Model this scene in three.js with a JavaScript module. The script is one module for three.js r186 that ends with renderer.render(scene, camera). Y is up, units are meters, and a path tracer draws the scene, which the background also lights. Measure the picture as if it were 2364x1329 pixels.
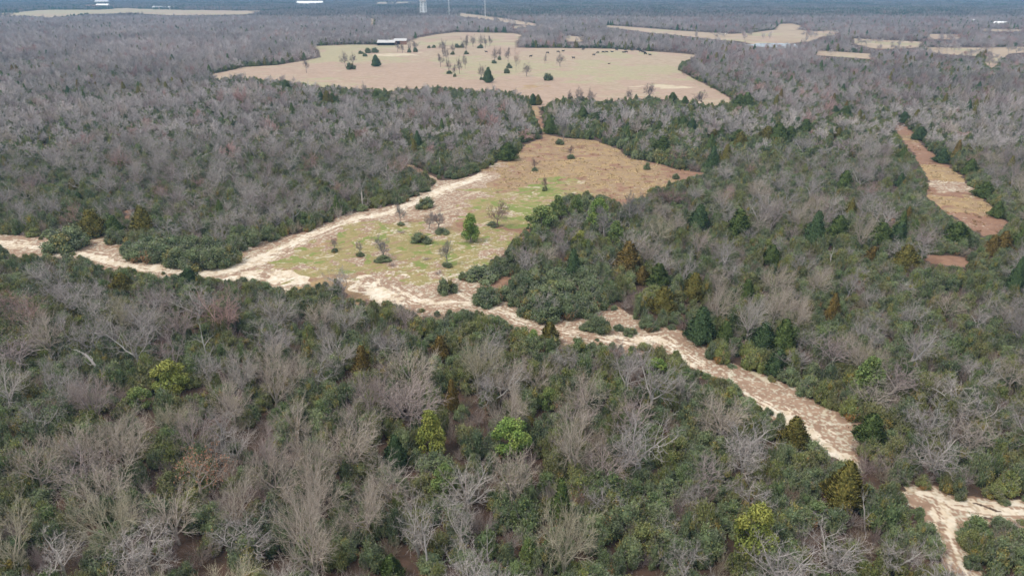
import * as THREE from 'three';
import { mergeGeometries } from 'three/addons/utils/BufferGeometryUtils.js';
import { MarchingCubes } from 'three/addons/objects/MarchingCubes.js';

// ---------------------------------------------------------------- camera, sky, sun, exposure
const scene = new THREE.Scene();
const PW = 2364, PH = 1329, FPX = 1576, PITCH = THREE.MathUtils.degToRad(23.72), EYE = 50;
const camera = new THREE.PerspectiveCamera(2 * Math.atan(PH / 2 / FPX) * 180 / Math.PI, PW / PH, 0.5, 30000);
camera.position.set(0, EYE, 0);
camera.rotation.set(-PITCH, 0, 0);
camera.updateMatrixWorld(true);

const renderer = new THREE.WebGLRenderer({ antialias: true });
renderer.toneMapping = THREE.LinearToneMapping;
renderer.toneMappingExposure = 1.7;
renderer.shadowMap.enabled = true;

{ // even overcast sky, a little brighter overhead
  const W = 128, H = 64, d = new Float32Array(W * H * 4);
  for (let y = 0; y < H; y++) for (let x = 0; x < W; x++) {
    const up = Math.max(0, Math.sin(((y + 0.5) / H - 0.5) * Math.PI)), k = 0.52 + 0.3 * up, o = (y * W + x) * 4;
    d[o] = k * 0.97; d[o + 1] = k * 1.0; d[o + 2] = k * 1.05; d[o + 3] = 1;
  }
  const t = new THREE.DataTexture(d, W, H, THREE.RGBAFormat, THREE.FloatType);
  t.mapping = THREE.EquirectangularReflectionMapping; t.magFilter = THREE.LinearFilter; t.needsUpdate = true;
  scene.background = t; scene.environment = t;
}
const sun = new THREE.DirectionalLight(0xfff4e4, 1.5);
sun.name = 'sun'; sun.position.set(-240, 420, -160); sun.target.position.set(0, 0, -260);
sun.castShadow = true; sun.shadow.radius = 26; sun.shadow.mapSize.set(4096, 4096);
Object.assign(sun.shadow.camera, { left: -600, right: 600, top: 600, bottom: -600, near: 1, far: 2500 });
scene.add(sun, sun.target);
scene.fog = new THREE.FogExp2(new THREE.Color(0.30, 0.62, 1.0), 0.00019);

// ---------------------------------------------------------------- small helpers
function rnd(seed) { let a = (seed * 2654435761) >>> 0 || 1; return () => { a = (a + 0x6d2b79f5) | 0; let t = Math.imul(a ^ (a >>> 15), 1 | a); t = (t + Math.imul(t ^ (t >>> 7), 61 | t)) ^ t; return ((t ^ (t >>> 14)) >>> 0) / 4294967296; }; }
const V = (x, y, z) => new THREE.Vector3(x, y, z);
const lerp = THREE.MathUtils.lerp, clamp = THREE.MathUtils.clamp;
const lin = (r, g, b) => new THREE.Color().setRGB(r / 255, g / 255, b / 255, THREE.SRGBColorSpace).toArray();
const PERM = new Float32Array(65536); { const r = rnd(77); for (let i = 0; i < 65536; i++) PERM[i] = r(); }
function vn(x, y) { // value noise 0..1
  const ix = Math.floor(x), iy = Math.floor(y), fx = x - ix, fy = y - iy, u = fx * fx * (3 - 2 * fx), v = fy * fy * (3 - 2 * fy);
  const a = (ix * 73 + iy * 7919) & 65535, b = ((ix + 1) * 73 + iy * 7919) & 65535, c = (ix * 73 + (iy + 1) * 7919) & 65535, d = ((ix + 1) * 73 + (iy + 1) * 7919) & 65535;
  return (PERM[a] * (1 - u) + PERM[b] * u) * (1 - v) + (PERM[c] * (1 - u) + PERM[d] * u) * v;
}
const fb = (x, y) => vn(x, y) * 0.5 + vn(x * 2.13 + 5.2, y * 2.13 + 1.7) * 0.3 + vn(x * 4.31 + 9.1, y * 4.31 + 3.3) * 0.2;
// photo pixel <-> point on the level ground
const CP = Math.cos(PITCH), SP = Math.sin(PITCH);
function G(px, py) { const u = (px - PW / 2) / FPX, v = (PH / 2 - py) / FPX, dy = v * CP - SP, dz = -(CP + v * SP), t = -EYE / dy; return V(u * t, 0, dz * t); }
function toPx(x, y, z) { const Y = y - EYE, depth = -z * CP - Y * SP, up = Y * CP - z * SP; return depth > 0.1 ? [PW / 2 + x / depth * FPX, PH / 2 - up / depth * FPX, depth] : [-9999, 9999, 0.1]; }
function heightTo(px, pyBase, pyTop) { const g = G(px, pyBase); let a = 0, b = 60; for (let i = 0; i < 30; i++) { const m = (a + b) / 2; if (toPx(g.x, m, g.z)[1] > pyTop) a = m; else b = m; } return a; }
const NEAR = [-175, -212, 175, -26], MID = [-480, -640, 480, -212];
function groundY(x, z) { // gentle dips and swells close by
  const e = Math.min(x - NEAR[0], NEAR[2] - x, z - NEAR[1], NEAR[3] - z);
  return e <= 0 ? 0 : Math.min(1, e / 14) * (fb(x * 0.06 + 40, z * 0.06 + 9) - 0.5) * 0.9;
}
const taken = {};
function numbered(n) { const k = taken[n] = (taken[n] ?? -1) + 1; return k ? `${n}_${String(k).padStart(3, '0')}` : n; }
function tag(o, label, category, group, kind) { if (label) o.userData.label = label; if (category) o.userData.category = category; if (group) o.userData.group = group; if (kind) o.userData.kind = kind; return o; }
function shadowed(o) { o.castShadow = true; o.receiveShadow = true; return o; }
function part(name, geometry, material, parent) { const m = shadowed(new THREE.Mesh(geometry, material)); m.name = name; parent.add(m); return m; }

// ---------------------------------------------------------------- mesh collector
class Geo {
  constructor() { this.p = []; this.n = []; this.c = []; this.i = []; }
  v(x, y, z, nx, ny, nz, c) { this.p.push(x, y, z); this.n.push(nx, ny, nz); this.c.push(c[0], c[1], c[2]); return this.p.length / 3 - 1; }
  tube(pts, rad, sides, c) {
    const up = V(0, 1, 0), d = V(0, 0, 0), a = V(0, 0, 0), b = V(0, 0, 0); let last = -1;
    pts.forEach((p, k) => {
      d.subVectors(pts[Math.min(k + 1, pts.length - 1)], pts[Math.max(k - 1, 0)]).normalize();
      a.crossVectors(d, Math.abs(d.y) > 0.95 ? V(1, 0, 0) : up).normalize(); b.crossVectors(d, a);
      const first = this.p.length / 3;
      for (let s = 0; s < sides; s++) {
        const t = s / sides * Math.PI * 2, nx = a.x * Math.cos(t) + b.x * Math.sin(t), ny = a.y * Math.cos(t) + b.y * Math.sin(t), nz = a.z * Math.cos(t) + b.z * Math.sin(t);
        this.v(p.x + nx * rad[k], p.y + ny * rad[k], p.z + nz * rad[k], nx, ny, nz, c);
      }
      if (last >= 0) for (let s = 0; s < sides; s++) { const s1 = (s + 1) % sides; this.i.push(last + s, last + s1, first + s, last + s1, first + s1, first + s); }
      last = first;
    });
  }
  cone(p, q, r, c) { // a twig: three sides to a point
    const d = q.clone().sub(p).normalize(), a = V(0, 0, 0).crossVectors(d, Math.abs(d.y) > 0.95 ? V(1, 0, 0) : V(0, 1, 0)).normalize(), b = V(0, 0, 0).crossVectors(d, a), f = this.p.length / 3;
    for (let s = 0; s < 3; s++) { const t = s * 2.0944, nx = a.x * Math.cos(t) + b.x * Math.sin(t), ny = a.y * Math.cos(t) + b.y * Math.sin(t), nz = a.z * Math.cos(t) + b.z * Math.sin(t); this.v(p.x + nx * r, p.y + ny * r, p.z + nz * r, nx, ny, nz, c); }
    this.v(q.x, q.y, q.z, a.x, a.y, a.z, c);
    this.i.push(f, f + 1, f + 3, f + 1, f + 2, f + 3, f + 2, f, f + 3);
  }
  leaf(p, t, n, l, w, c) { // a folded leaf spray: long axis t, facing n
    const b = V(0, 0, 0).crossVectors(t, n).normalize(), f = this.p.length / 3, e = w * 0.45;
    this.v(p.x - t.x * l, p.y - t.y * l, p.z - t.z * l, n.x, n.y, n.z, c);
    this.v(p.x + b.x * w - n.x * e, p.y + b.y * w - n.y * e, p.z + b.z * w - n.z * e, n.x + b.x * 0.5, n.y + b.y * 0.5, n.z + b.z * 0.5, c);
    this.v(p.x + t.x * l, p.y + t.y * l, p.z + t.z * l, n.x, n.y, n.z, c);
    this.v(p.x - b.x * w - n.x * e, p.y - b.y * w - n.y * e, p.z - b.z * w - n.z * e, n.x - b.x * 0.5, n.y - b.y * 0.5, n.z - b.z * 0.5, c);
    this.i.push(f, f + 1, f + 2, f, f + 2, f + 3);
  }
  build() {
    const g = new THREE.BufferGeometry();
    g.setAttribute('position', new THREE.Float32BufferAttribute(this.p, 3)); g.setAttribute('normal', new THREE.Float32BufferAttribute(this.n, 3));
    g.setAttribute('color', new THREE.Float32BufferAttribute(this.c, 3)); g.setIndex(this.i); return g;
  }
}
const mul = (c, k) => [c[0] * k, c[1] * k, c[2] * k];
const jit = (c, r, a = 0.15) => { const k = 1 + (r() - 0.5) * 2 * a; return [c[0] * k * (1 + (r() - 0.5) * a * 0.6), c[1] * k, c[2] * k * (1 + (r() - 0.5) * a * 0.6)]; };

// ---------------------------------------------------------------- leafless trees
// levels: seg, gnarl, up, kids, from, ang, ratio, rr (radius share), sides
function bareTree(seed, o) {
  const r = rnd(seed), trunk = new Geo(), crown = new Geo(), tips = [];
  const L = o.levels, last = L.length - 1;
  function grow(P, D, len, R, k, az0) {
    const s = L[k];
    if (k === last) {
      const d = D.clone().add(V(r() - 0.5, r() - 0.3, r() - 0.5).multiplyScalar(s.gnarl)).normalize(), q = P.clone().addScaledVector(d, len);
      crown.cone(P, q, Math.max(R, o.twig), jit(o.twigColor, r, 0.22)); if (tips.length < 4000) tips.push(q); return;
    }
    const pts = [P.clone()], rad = [R], d = D.clone(), p = P.clone(), end = s.taper ?? 0.45;
    for (let i = 1; i <= s.seg; i++) {
      d.add(V((r() - 0.5) * 2, (r() - 0.5) * 1.6, (r() - 0.5) * 2).multiplyScalar(s.gnarl)); d.y += s.up; d.normalize();
      p.addScaledVector(d, len / s.seg); pts.push(p.clone()); rad.push(R * lerp(1, end, i / s.seg));
    }
    (k < 2 ? trunk : crown).tube(pts, rad, s.sides, jit(k < 2 ? o.bark : o.branch, r, 0.14));
    let kids = s.kids; if (kids < 1) kids = r() < kids ? 1 : 0;
    for (let c = 0; c < kids; c++) {
      const t = c === kids - 1 ? 1 : s.from + (1 - s.from) * (c + r() * 0.7) / kids, f = t * s.seg, i = Math.min(s.seg - 1, Math.floor(f));
      const at = pts[i].clone().lerp(pts[i + 1], f - i), dd = pts[i + 1].clone().sub(pts[i]).normalize();
      const az = az0 + c * 2.39996 + (r() - 0.5) * 0.9, an = (c === kids - 1 ? 0.35 : 1) * s.ang * (0.75 + r() * 0.5);
      const a = V(0, 0, 0).crossVectors(dd, Math.abs(dd.y) > 0.93 ? V(1, 0, 0) : V(0, 1, 0)).normalize(), b = V(0, 0, 0).crossVectors(dd, a);
      const nd = dd.multiplyScalar(Math.cos(an)).addScaledVector(a, Math.sin(an) * Math.cos(az)).addScaledVector(b, Math.sin(an) * Math.sin(az)).normalize();
      grow(at, nd, len * s.ratio * (0.72 + r() * 0.5) * (k > 0 ? 1.15 - 0.4 * t : 1), lerp(R, R * end, t) * s.rr, k + 1, r() * 6.28);
    }
  }
  grow(V(0, -0.15, 0), V((r() - 0.5) * (o.lean ?? 0.15), 1, (r() - 0.5) * (o.lean ?? 0.15)).normalize(), o.trunkLen, o.R, 0, r() * 6.28);
  // bring the tree to height 1 m = scale 1: record its real size
  let top = 0, wide = 0; for (const g of [trunk, crown]) for (let i = 0; i < g.p.length; i += 3) { top = Math.max(top, g.p[i + 1]); wide = Math.max(wide, Math.hypot(g.p[i], g.p[i + 2])); }
  return { parts: [['trunk', trunk.build(), 'bark'], ['crown', crown.build(), 'bark']], h: top, r: wide * 0.8, tips };
}
const BARK = [0.33, 0.305, 0.29], BRANCH = [0.40, 0.37, 0.35], TWIG = [0.33, 0.295, 0.285], TWIG2 = [0.5, 0.455, 0.45];
const oakLevels = (d = 1) => [
  { seg: 3, gnarl: 0.10, up: 0.1, kids: 5, from: 0.62, ang: 0.85, ratio: 1.55, rr: 0.55, sides: 6, taper: 0.75 },
  { seg: 6, gnarl: 0.34, up: 0.10, kids: 7, from: 0.22, ang: 0.95, ratio: 0.56, rr: 0.52, sides: 5, taper: 0.4 },
  { seg: 4, gnarl: 0.36, up: 0.08, kids: Math.round(6 * d), from: 0.2, ang: 0.85, ratio: 0.52, rr: 0.55, sides: 3 },
  { seg: 3, gnarl: 0.34, up: 0.06, kids: Math.round(8 * d), from: 0.15, ang: 0.8, ratio: 0.58, rr: 0.6, sides: 3 },
  { gnarl: 0.5 }];
const elmLevels = (d = 1) => [
  { seg: 3, gnarl: 0.06, up: 0.1, kids: 8, from: 0.4, ang: 0.88, ratio: 1.75, rr: 0.62, sides: 6, taper: 0.75 },
  { seg: 5, gnarl: 0.13, up: 0.09, kids: 9, from: 0.2, ang: 0.72, ratio: 0.52, rr: 0.52, sides: 5, taper: 0.3 },
  { seg: 3, gnarl: 0.16, up: 0.05, kids: Math.round(8 * d), from: 0.12, ang: 0.66, ratio: 0.5, rr: 0.55, sides: 3, taper: 0.3 },
  { seg: 2, gnarl: 0.18, up: 0.04, kids: Math.round(6 * d), from: 0.1, ang: 0.6, ratio: 0.55, rr: 0.6, sides: 3, taper: 0.3 },
  { gnarl: 0.4 }];
const P = { pastureOak: [], oak: [], elm: [], oakMid: [], oakFar: [], dead: [], brown: [], shrub: [], shrubMid: [], shrubFar: [], cedar: [], cedarFar: [], holly: [], twiggy: [] };
const vary = (l, seed) => { const r = rnd(seed); return l.map((x, k) => k < l.length - 1 ? { ...x, ang: x.ang * (0.92 + r() * 0.38), gnarl: x.gnarl * (0.7 + r() * 1.1), up: x.up * (0.4 + r() * 1.3), kids: Math.max(2, Math.round(x.kids * (0.8 + r() * 0.45))), ratio: x.ratio * (0.88 + r() * 0.26) } : { gnarl: x.gnarl * (0.7 + r()) }); };
for (let i = 0; i < 10; i++) P.oak.push(bareTree(11 + i, { levels: vary(oakLevels(1), 610 + i), trunkLen: 1.8 + (i % 4) * 0.4, R: 0.2, twig: 0.012, bark: BARK, branch: BRANCH, twigColor: TWIG, lean: 0.5 }));
for (let i = 0; i < 8; i++) P.elm.push(bareTree(41 + i, { levels: vary(elmLevels(1), 640 + i), trunkLen: 1.5 + (i % 4) * 0.35, R: 0.17, twig: 0.010, bark: BARK, branch: [0.47, 0.43, 0.40], twigColor: [0.43, 0.385, 0.35], lean: 0.2 }));
const domeLevels = (k1, k2) => [
  { seg: 2, gnarl: 0.1, up: 0.1, kids: 6, from: 0.55, ang: 0.95, ratio: 1.5, rr: 0.5, sides: 4, taper: 0.75 },
  { seg: 4, gnarl: 0.26, up: 0.07, kids: k1, from: 0.35, ang: 0.85, ratio: 0.55, rr: 0.5, sides: 3, taper: 0.4 },
  { seg: 2, gnarl: 0.3, up: 0.1, kids: k2, from: 0.2, ang: 0.95, ratio: 0.62, rr: 0.55, sides: 3 },
  { gnarl: 0.9 }];
for (let i = 0; i < 6; i++) P.oakMid.push(bareTree(71 + i, { levels: domeLevels(8, 30), trunkLen: 2.3, R: 0.2, twig: 0.024, bark: BARK, branch: TWIG, twigColor: TWIG2, lean: 0.3 }));
for (let i = 0; i < 5; i++) { const l = domeLevels(7, 14); l[0].sides = 3; l[0].seg = 1; l[1].seg = 2; l[2].seg = 1; P.oakFar.push(bareTree(91 + i, { levels: l, trunkLen: 2.3, R: 0.2, twig: 0.05, bark: BARK, branch: TWIG, twigColor: TWIG2, lean: 0.3 })); }
for (let i = 0; i < 4; i++) { const l = oakLevels(0.9); l[2].kids = 7; P.pastureOak.push(bareTree(171 + i, { levels: l, trunkLen: 2.6, R: 0.28, twig: 0.03, bark: mul(BARK, 0.8), branch: mul(BRANCH, 0.75), twigColor: mul(TWIG2, 0.44), lean: 0.3 })); }
{
  const pale = [0.46, 0.43, 0.40];
  const dl = () => [{ ...oakLevels()[0], kids: 3, seg: 5, gnarl: 0.12, ratio: 0.62, from: 0.5, ang: 0.7 }, { ...oakLevels()[1], kids: 4, seg: 4, gnarl: 0.3 }, { ...oakLevels()[2], kids: 3, seg: 3 }, { gnarl: 0.4 }];
  for (let i = 0; i < 3; i++) P.dead.push(bareTree(111 + i, { levels: dl(), trunkLen: 4.2, R: 0.15, twig: 0.018, bark: pale, branch: pale, twigColor: pale, lean: 0.5 }));
  const snag = dl(); snag[0].kids = 4; snag[0].ratio = 0.28; snag[1].kids = 2; snag[2].kids = 1;
  P.dead.push(bareTree(119, { levels: snag, trunkLen: 5, R: 0.19, twig: 0.02, bark: pale, branch: pale, twigColor: pale, lean: 0.7 }));
}

// ---------------------------------------------------------------- leafy plants
function unit(r) { const y = r() * 2 - 1, a = r() * 6.2832, s = Math.sqrt(1 - y * y); return V(s * Math.cos(a), y, s * Math.sin(a)); }
function leafOn(g, p, out, r, l, w, c, mixOut = 0.7, upward = 0.35) {
  const n = out.clone().multiplyScalar(mixOut).add(unit(r).multiplyScalar(1 - mixOut * 0.45)).normalize();
  const t = V(0, 0, 0).crossVectors(n, unit(r)).normalize(); t.y += upward; t.normalize();
  g.leaf(p, t, n, l, w, c);
}
const GREENS = [lin(106, 118, 80), lin(94, 108, 75), lin(114, 124, 88), lin(101, 111, 85)], YELLOWISH = lin(132, 126, 74), RUST = lin(136, 104, 72);
function shrub(seed, n, size, lumpsN = 9, shoots = 130) {
  const r = rnd(seed), f = new Geo(), st = new Geo(), lumps = [], ex = 0.8 + r() * 0.5;
  for (let i = 0; i < lumpsN + 3; i++) {
    const a = r() * 6.28, d = Math.sqrt(r()) * 1.25, R = 0.32 + r() * r() * 0.62;
    lumps.push([V(Math.cos(a) * d * ex, 0.6 + (1 - d * d * 0.6) * 1.3 * (0.55 + r() * 0.75), Math.sin(a) * d / ex), R]);
  }
  for (let i = 0; i < 7; i++) { const a = i / 7 * 6.28 + r(), d = 0.9 + r() * 0.5; lumps.push([V(Math.cos(a) * d * ex, 0.4 + r() * 0.4, Math.sin(a) * d / ex), 0.4 + r() * 0.35]); }
  const core = new THREE.IcosahedronGeometry(1, 1), cg = core.attributes.position, cc = GREENS[1];
  for (const [c, R] of lumps) { const b = f.p.length / 3; for (let i = 0; i < cg.count; i++) { f.v(c.x + cg.getX(i) * R * 0.66, Math.max(0.02, c.y + cg.getY(i) * R * 0.66), c.z + cg.getZ(i) * R * 0.66, cg.getX(i), cg.getY(i), cg.getZ(i), cc); f.i.push(b + i); } }
  let made = 0, tries = 0;
  const tint = lumps.map(() => { const k = r(); return k < 0.05 ? YELLOWISH : k < 0.065 ? RUST : GREENS[Math.floor(r() * 4)]; }), col = (k) => jit(r() < 0.04 ? YELLOWISH : tint[k], r, 0.22);
  while (made < n && tries++ < n * 8) {
    const k = Math.floor(r() * lumps.length), [c, R] = lumps[k], u = unit(r), p = c.clone().addScaledVector(u, R * (0.74 + r() * r() * 0.6));
    if (p.y < 0.05 || lumps.some(([c2, R2], j) => j !== k && p.distanceTo(c2) < R2 * 0.78)) continue;
    leafOn(f, p, u, r, size * (0.6 + r() * 0.8), size * 0.6 * (0.6 + r() * 0.8), col(k), 0.45, 0.5); made++;
  }
  for (let i = 0; i < shoots; i++) { // long shoots that break the outline
    const k = Math.floor(r() * lumps.length), [c, R] = lumps[k], u = unit(r); u.y = Math.abs(u.y) * 0.8 + 0.15; u.normalize();
    const p0 = c.clone().addScaledVector(u, R * 0.8), d = u.clone().add(V((r() - 0.5) * 0.6, 0.5, (r() - 0.5) * 0.6)).normalize(), l = 0.35 + r() * 0.75, cc2 = col(k);
    st.cone(p0, p0.clone().addScaledVector(d, l), 0.012, jit(BRANCH, r, 0.2));
    if (i % 4 !== 0) for (let q = 0; q < 9; q++) leafOn(f, p0.clone().addScaledVector(d, l * q / 9).add(unit(r).multiplyScalar(0.07)), d, r, size * 0.75, size * 0.42, cc2, 0.2, 0.5);
    else for (let q = 0; q < 5; q++) { const e = p0.clone().addScaledVector(d, l * (0.2 + q * 0.15)); st.cone(e, e.clone().add(unit(r).multiplyScalar(0.3).addScaledVector(d, 0.25)), 0.009, jit(BRANCH, r, 0.2)); }
  }
  for (let i = 0; i < 5; i++) { const a = r() * 6.28, q = V(Math.cos(a) * 0.8, 1.4 + r() * 0.6, Math.sin(a) * 0.8); st.tube([V(Math.cos(a) * 0.15, -0.1, Math.sin(a) * 0.15), q.clone().multiplyScalar(0.55), q], [0.045, 0.035, 0.015], 3, BARK); }
  let top = 0, wide = 0; for (let i = 0; i < f.p.length; i += 3) { top = Math.max(top, f.p[i + 1]); wide = Math.max(wide, Math.hypot(f.p[i], f.p[i + 2])); }
  return { parts: [['stems', st.build(), 'bark'], ['foliage', f.build(), 'leaf']], h: top * 0.93, r: wide * 0.85 };
}
for (let i = 0; i < 7; i++) P.shrub.push(shrub(201 + i, 4600, 0.11, 8 + i % 4));
for (let i = 0; i < 5; i++) P.shrubMid.push(shrub(221 + i, 800, 0.24, 8, 24));
for (let i = 0; i < 3; i++) P.shrubFar.push(shrub(231 + i, 180, 0.42, 6, 8));
function cedar(seed, n, size, fat, pal) {
  const r = rnd(seed), f = new Geo(), st = new Geo(), H = 6, Rm = fat, ph = [r() * 6, r() * 6, r() * 6];
  const prof = (t, a) => Rm * Math.pow(Math.sin(Math.min(1, (t + 0.05) * 4.2) * Math.PI / 2), 0.8) * Math.pow(1 - t, 0.78) * (0.82 + 0.16 * Math.sin(a * 3 + ph[0] + t * 6) + 0.13 * Math.sin(a * 5 + ph[1] - t * 11) + 0.12 * Math.sin(a * 2 + ph[2] + t * 17));
  st.tube([V(0, -0.15, 0), V(0.03, H * 0.5, 0.02), V(0, H * 0.92, 0)], [0.16, 0.1, 0.02], 5, [0.16, 0.11, 0.085]);
  const b = f.p.length / 3, A = 12, T = 10; // inner mass of the crown
  for (let j = 0; j <= T; j++) for (let i = 0; i <= A; i++) { const t = j / T * 0.94, a = i / A * 6.2832, R = prof(t, a) * 0.66; f.v(Math.cos(a) * R, 0.25 + t * H * 0.97, Math.sin(a) * R, Math.cos(a) * 0.9, 0.35, Math.sin(a) * 0.9, pal[0]); }
  for (let j = 0; j < T; j++) for (let i = 0; i < A; i++) { const q = b + j * (A + 1) + i; f.i.push(q, q + A + 1, q + 1, q + 1, q + A + 1, q + A + 2); }
  for (let i = 0; i < n; i++) {
    const t = 1 - Math.sqrt(r() * 0.995 + 0.004) , a = r() * 6.2832, k = 0.68 + r() * 0.36 + (r() < 0.12 ? r() * 0.3 : 0), R = prof(t, a) * k + 0.04;
    const out = V(Math.cos(a), 0.25, Math.sin(a)).normalize(), p = V(Math.cos(a) * R, 0.15 + t * H * 0.99, Math.sin(a) * R);
    const d = out.clone().multiplyScalar(0.55).add(V((r() - 0.5) * 0.7, 0.75, (r() - 0.5) * 0.7)).normalize();
    const nn = out.clone().add(unit(r).multiplyScalar(0.7)).normalize();
    f.leaf(p, d, nn, size * (0.8 + r() * 0.7), size * 0.38 * (0.7 + r() * 0.5), jit(pal[Math.floor(r() * pal.length)], r, 0.25));
  }
  return { parts: [['trunk', st.build(), 'bark'], ['crown', f.build(), 'leaf']], h: H + 0.1, r: Rm * 0.74 };
}
const CG = [lin(88, 108, 54), lin(78, 98, 50), lin(100, 114, 58)], CO = [lin(112, 108, 48), lin(98, 98, 44), lin(128, 116, 52)], CB = [lin(128, 106, 48), lin(112, 96, 46), lin(104, 94, 46)], CD = [lin(70, 94, 56), lin(62, 84, 52), lin(80, 100, 60)];
[[CG, 1.75], [CO, 1.7], [CB, 1.6], [CD, 1.9], [CG, 1.25], [CO, 2.1]].forEach(([pal, fat], i) => P.cedar.push(cedar(301 + i, 5200, 0.16, fat, pal)));
[[CG, 1.8], [CO, 1.8], [CD, 1.8]].forEach(([pal, fat], i) => P.cedarFar.push(cedar(321 + i, 420, 0.42, fat, pal)));
function holly(seed, pal, tall) { // broad-leaved evergreen tree: many leaf clumps round a trunk
  const r = rnd(seed), f = new Geo(), st = new Geo(), H = 5.2;
  st.tube([V(0, -0.15, 0), V(0.1, 2, 0), V(0, 4.2, 0.1)], [0.16, 0.11, 0.04], 5, BARK);
  for (let i = 0; i < 46; i++) {
    const t = Math.pow(r(), 0.85), a = i * 2.4, rad = (tall ? 1.45 * Math.sin(Math.min(1, t * 3.2 + 0.25) * 1.57) * Math.pow(1 - t, 0.7) + 0.12 : 1.65 * Math.sin(Math.PI * (0.14 + t * 0.8))), c = V(Math.cos(a) * rad, 0.45 + t * (H - 0.9), Math.sin(a) * rad), R = 0.5 + r() * 0.22;
    const col = pal[Math.floor(r() * pal.length)]; if (i % 4 === 3) { c.x *= 0.35; c.z *= 0.35; }
    st.tube([V(0, c.y * 0.7, 0), c], [0.03, 0.012], 3, BARK);
    for (let k = 0; k < 110; k++) { const u = unit(r), p = c.clone().addScaledVector(u, R * (0.6 + r() * 0.45)); p.y = Math.max(0.05, p.y); leafOn(f, p, u, r, 0.12 * (0.8 + r() * 0.6), 0.075 * (0.8 + r() * 0.5), jit(col, r, 0.25), 0.6, 0.3); }
  }
  return { parts: [['trunk', st.build(), 'bark'], ['crown', f.build(), 'leaf']], h: H + 0.35, r: 1.9 };
}
const HB = [lin(112, 136, 62), lin(98, 124, 58), lin(128, 144, 70)], HY = [lin(130, 136, 60), lin(114, 124, 56), lin(142, 144, 68)], HM = [lin(104, 122, 66), lin(92, 112, 60), lin(120, 130, 72)];
P.holly.push(holly(401, HB, false), holly(402, HY, false), holly(403, HM, true), holly(404, HB, true), holly(405, HY, true), holly(406, HM, false));
// oaks that keep their brown leaves
for (let i = 0; i < 2; i++) {
  const t = bareTree(131 + i, { levels: oakLevels(0.75), trunkLen: 2.3, R: 0.18, twig: 0.012, bark: BARK, branch: BRANCH, twigColor: [0.34, 0.27, 0.22], lean: 0.3 }), r = rnd(140 + i), f = new Geo();
  t.tips.filter((_, k) => k % 2 === 0).forEach((p) => leafOn(f, p, unit(r), r, 0.11, 0.07, jit(lin(158, 116, 92), r, 0.25), 0.3, -0.1));
  t.parts.push(['leaves', f.build(), 'leaf']); P.brown.push(t);
}
// low bare brush
for (let i = 0; i < 3; i++) {
  const l = [{ seg: 1, gnarl: 0.05, up: 0, kids: 12, from: 0.1, ang: 0.9, ratio: 5.5, rr: 0.5, sides: 3 }, { seg: 4, gnarl: 0.22, up: 0.1, kids: 8, from: 0.15, ang: 0.7, ratio: 0.45, rr: 0.5, sides: 3 }, { seg: 2, gnarl: 0.25, up: 0.06, kids: 9, from: 0.1, ang: 0.7, ratio: 0.55, rr: 0.5, sides: 3 }, { gnarl: 0.4 }];
  const t = bareTree(151 + i, { levels: l, trunkLen: 0.4, R: 0.07, twig: 0.011, bark: BARK, branch: [0.33, 0.28, 0.26], twigColor: [0.32, 0.265, 0.25], lean: 0.2 });
  t.parts[0][0] = 'stems'; t.parts[1][0] = 'twigs'; P.twiggy.push(t);
}
const MAT = {};
function vmat(kind, r = 1, g = 1, b = 1) {
  const key = [kind, r, g, b].join();
  return MAT[key] ??= Object.assign(new THREE.MeshStandardMaterial({ vertexColors: true, roughness: kind === 'leaf' ? 0.78 : 0.92, side: THREE.DoubleSide, color: new THREE.Color().setRGB(r, g, b) }), { name: kind });
}
// bark tones from tree to tree: ash grey, tan, pale lichen, mauve, reddish buds, olive
const TONES = { ash: [1, 1, 1], tan: [1.02, 0.97, 0.89], pale: [1.2, 1.2, 1.18], mauve: [0.9, 0.82, 0.83], red: [0.98, 0.72, 0.68], olive: [0.95, 0.95, 0.76], plain: [1, 1, 1] };
const LEAFT = [[1, 1, 1], [1, 1, 1], [1.15, 1.02, 0.76], [0.8, 0.84, 0.86], [1.22, 1.22, 1.2], [1.22, 1.12, 0.74], [1.14, 0.96, 0.78], [0.9, 0.98, 0.8]];
const tintOf = (p) => p.kind !== 'shrub' ? LEAFT[0] : p.hero ? LEAFT[Math.abs(Math.floor(p.x)) % 2 * 3] : LEAFT[Math.floor((((p.x * 12.9898 + p.z * 78.233) % 1) + 1) % 1 * 7.99)];
const LOOK = { ash: 'ash grey', tan: 'tan twigged', pale: 'pale lichen grey', mauve: 'dusky mauve', red: 'reddish budded', olive: 'olive tinted', plain: '' };

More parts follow.
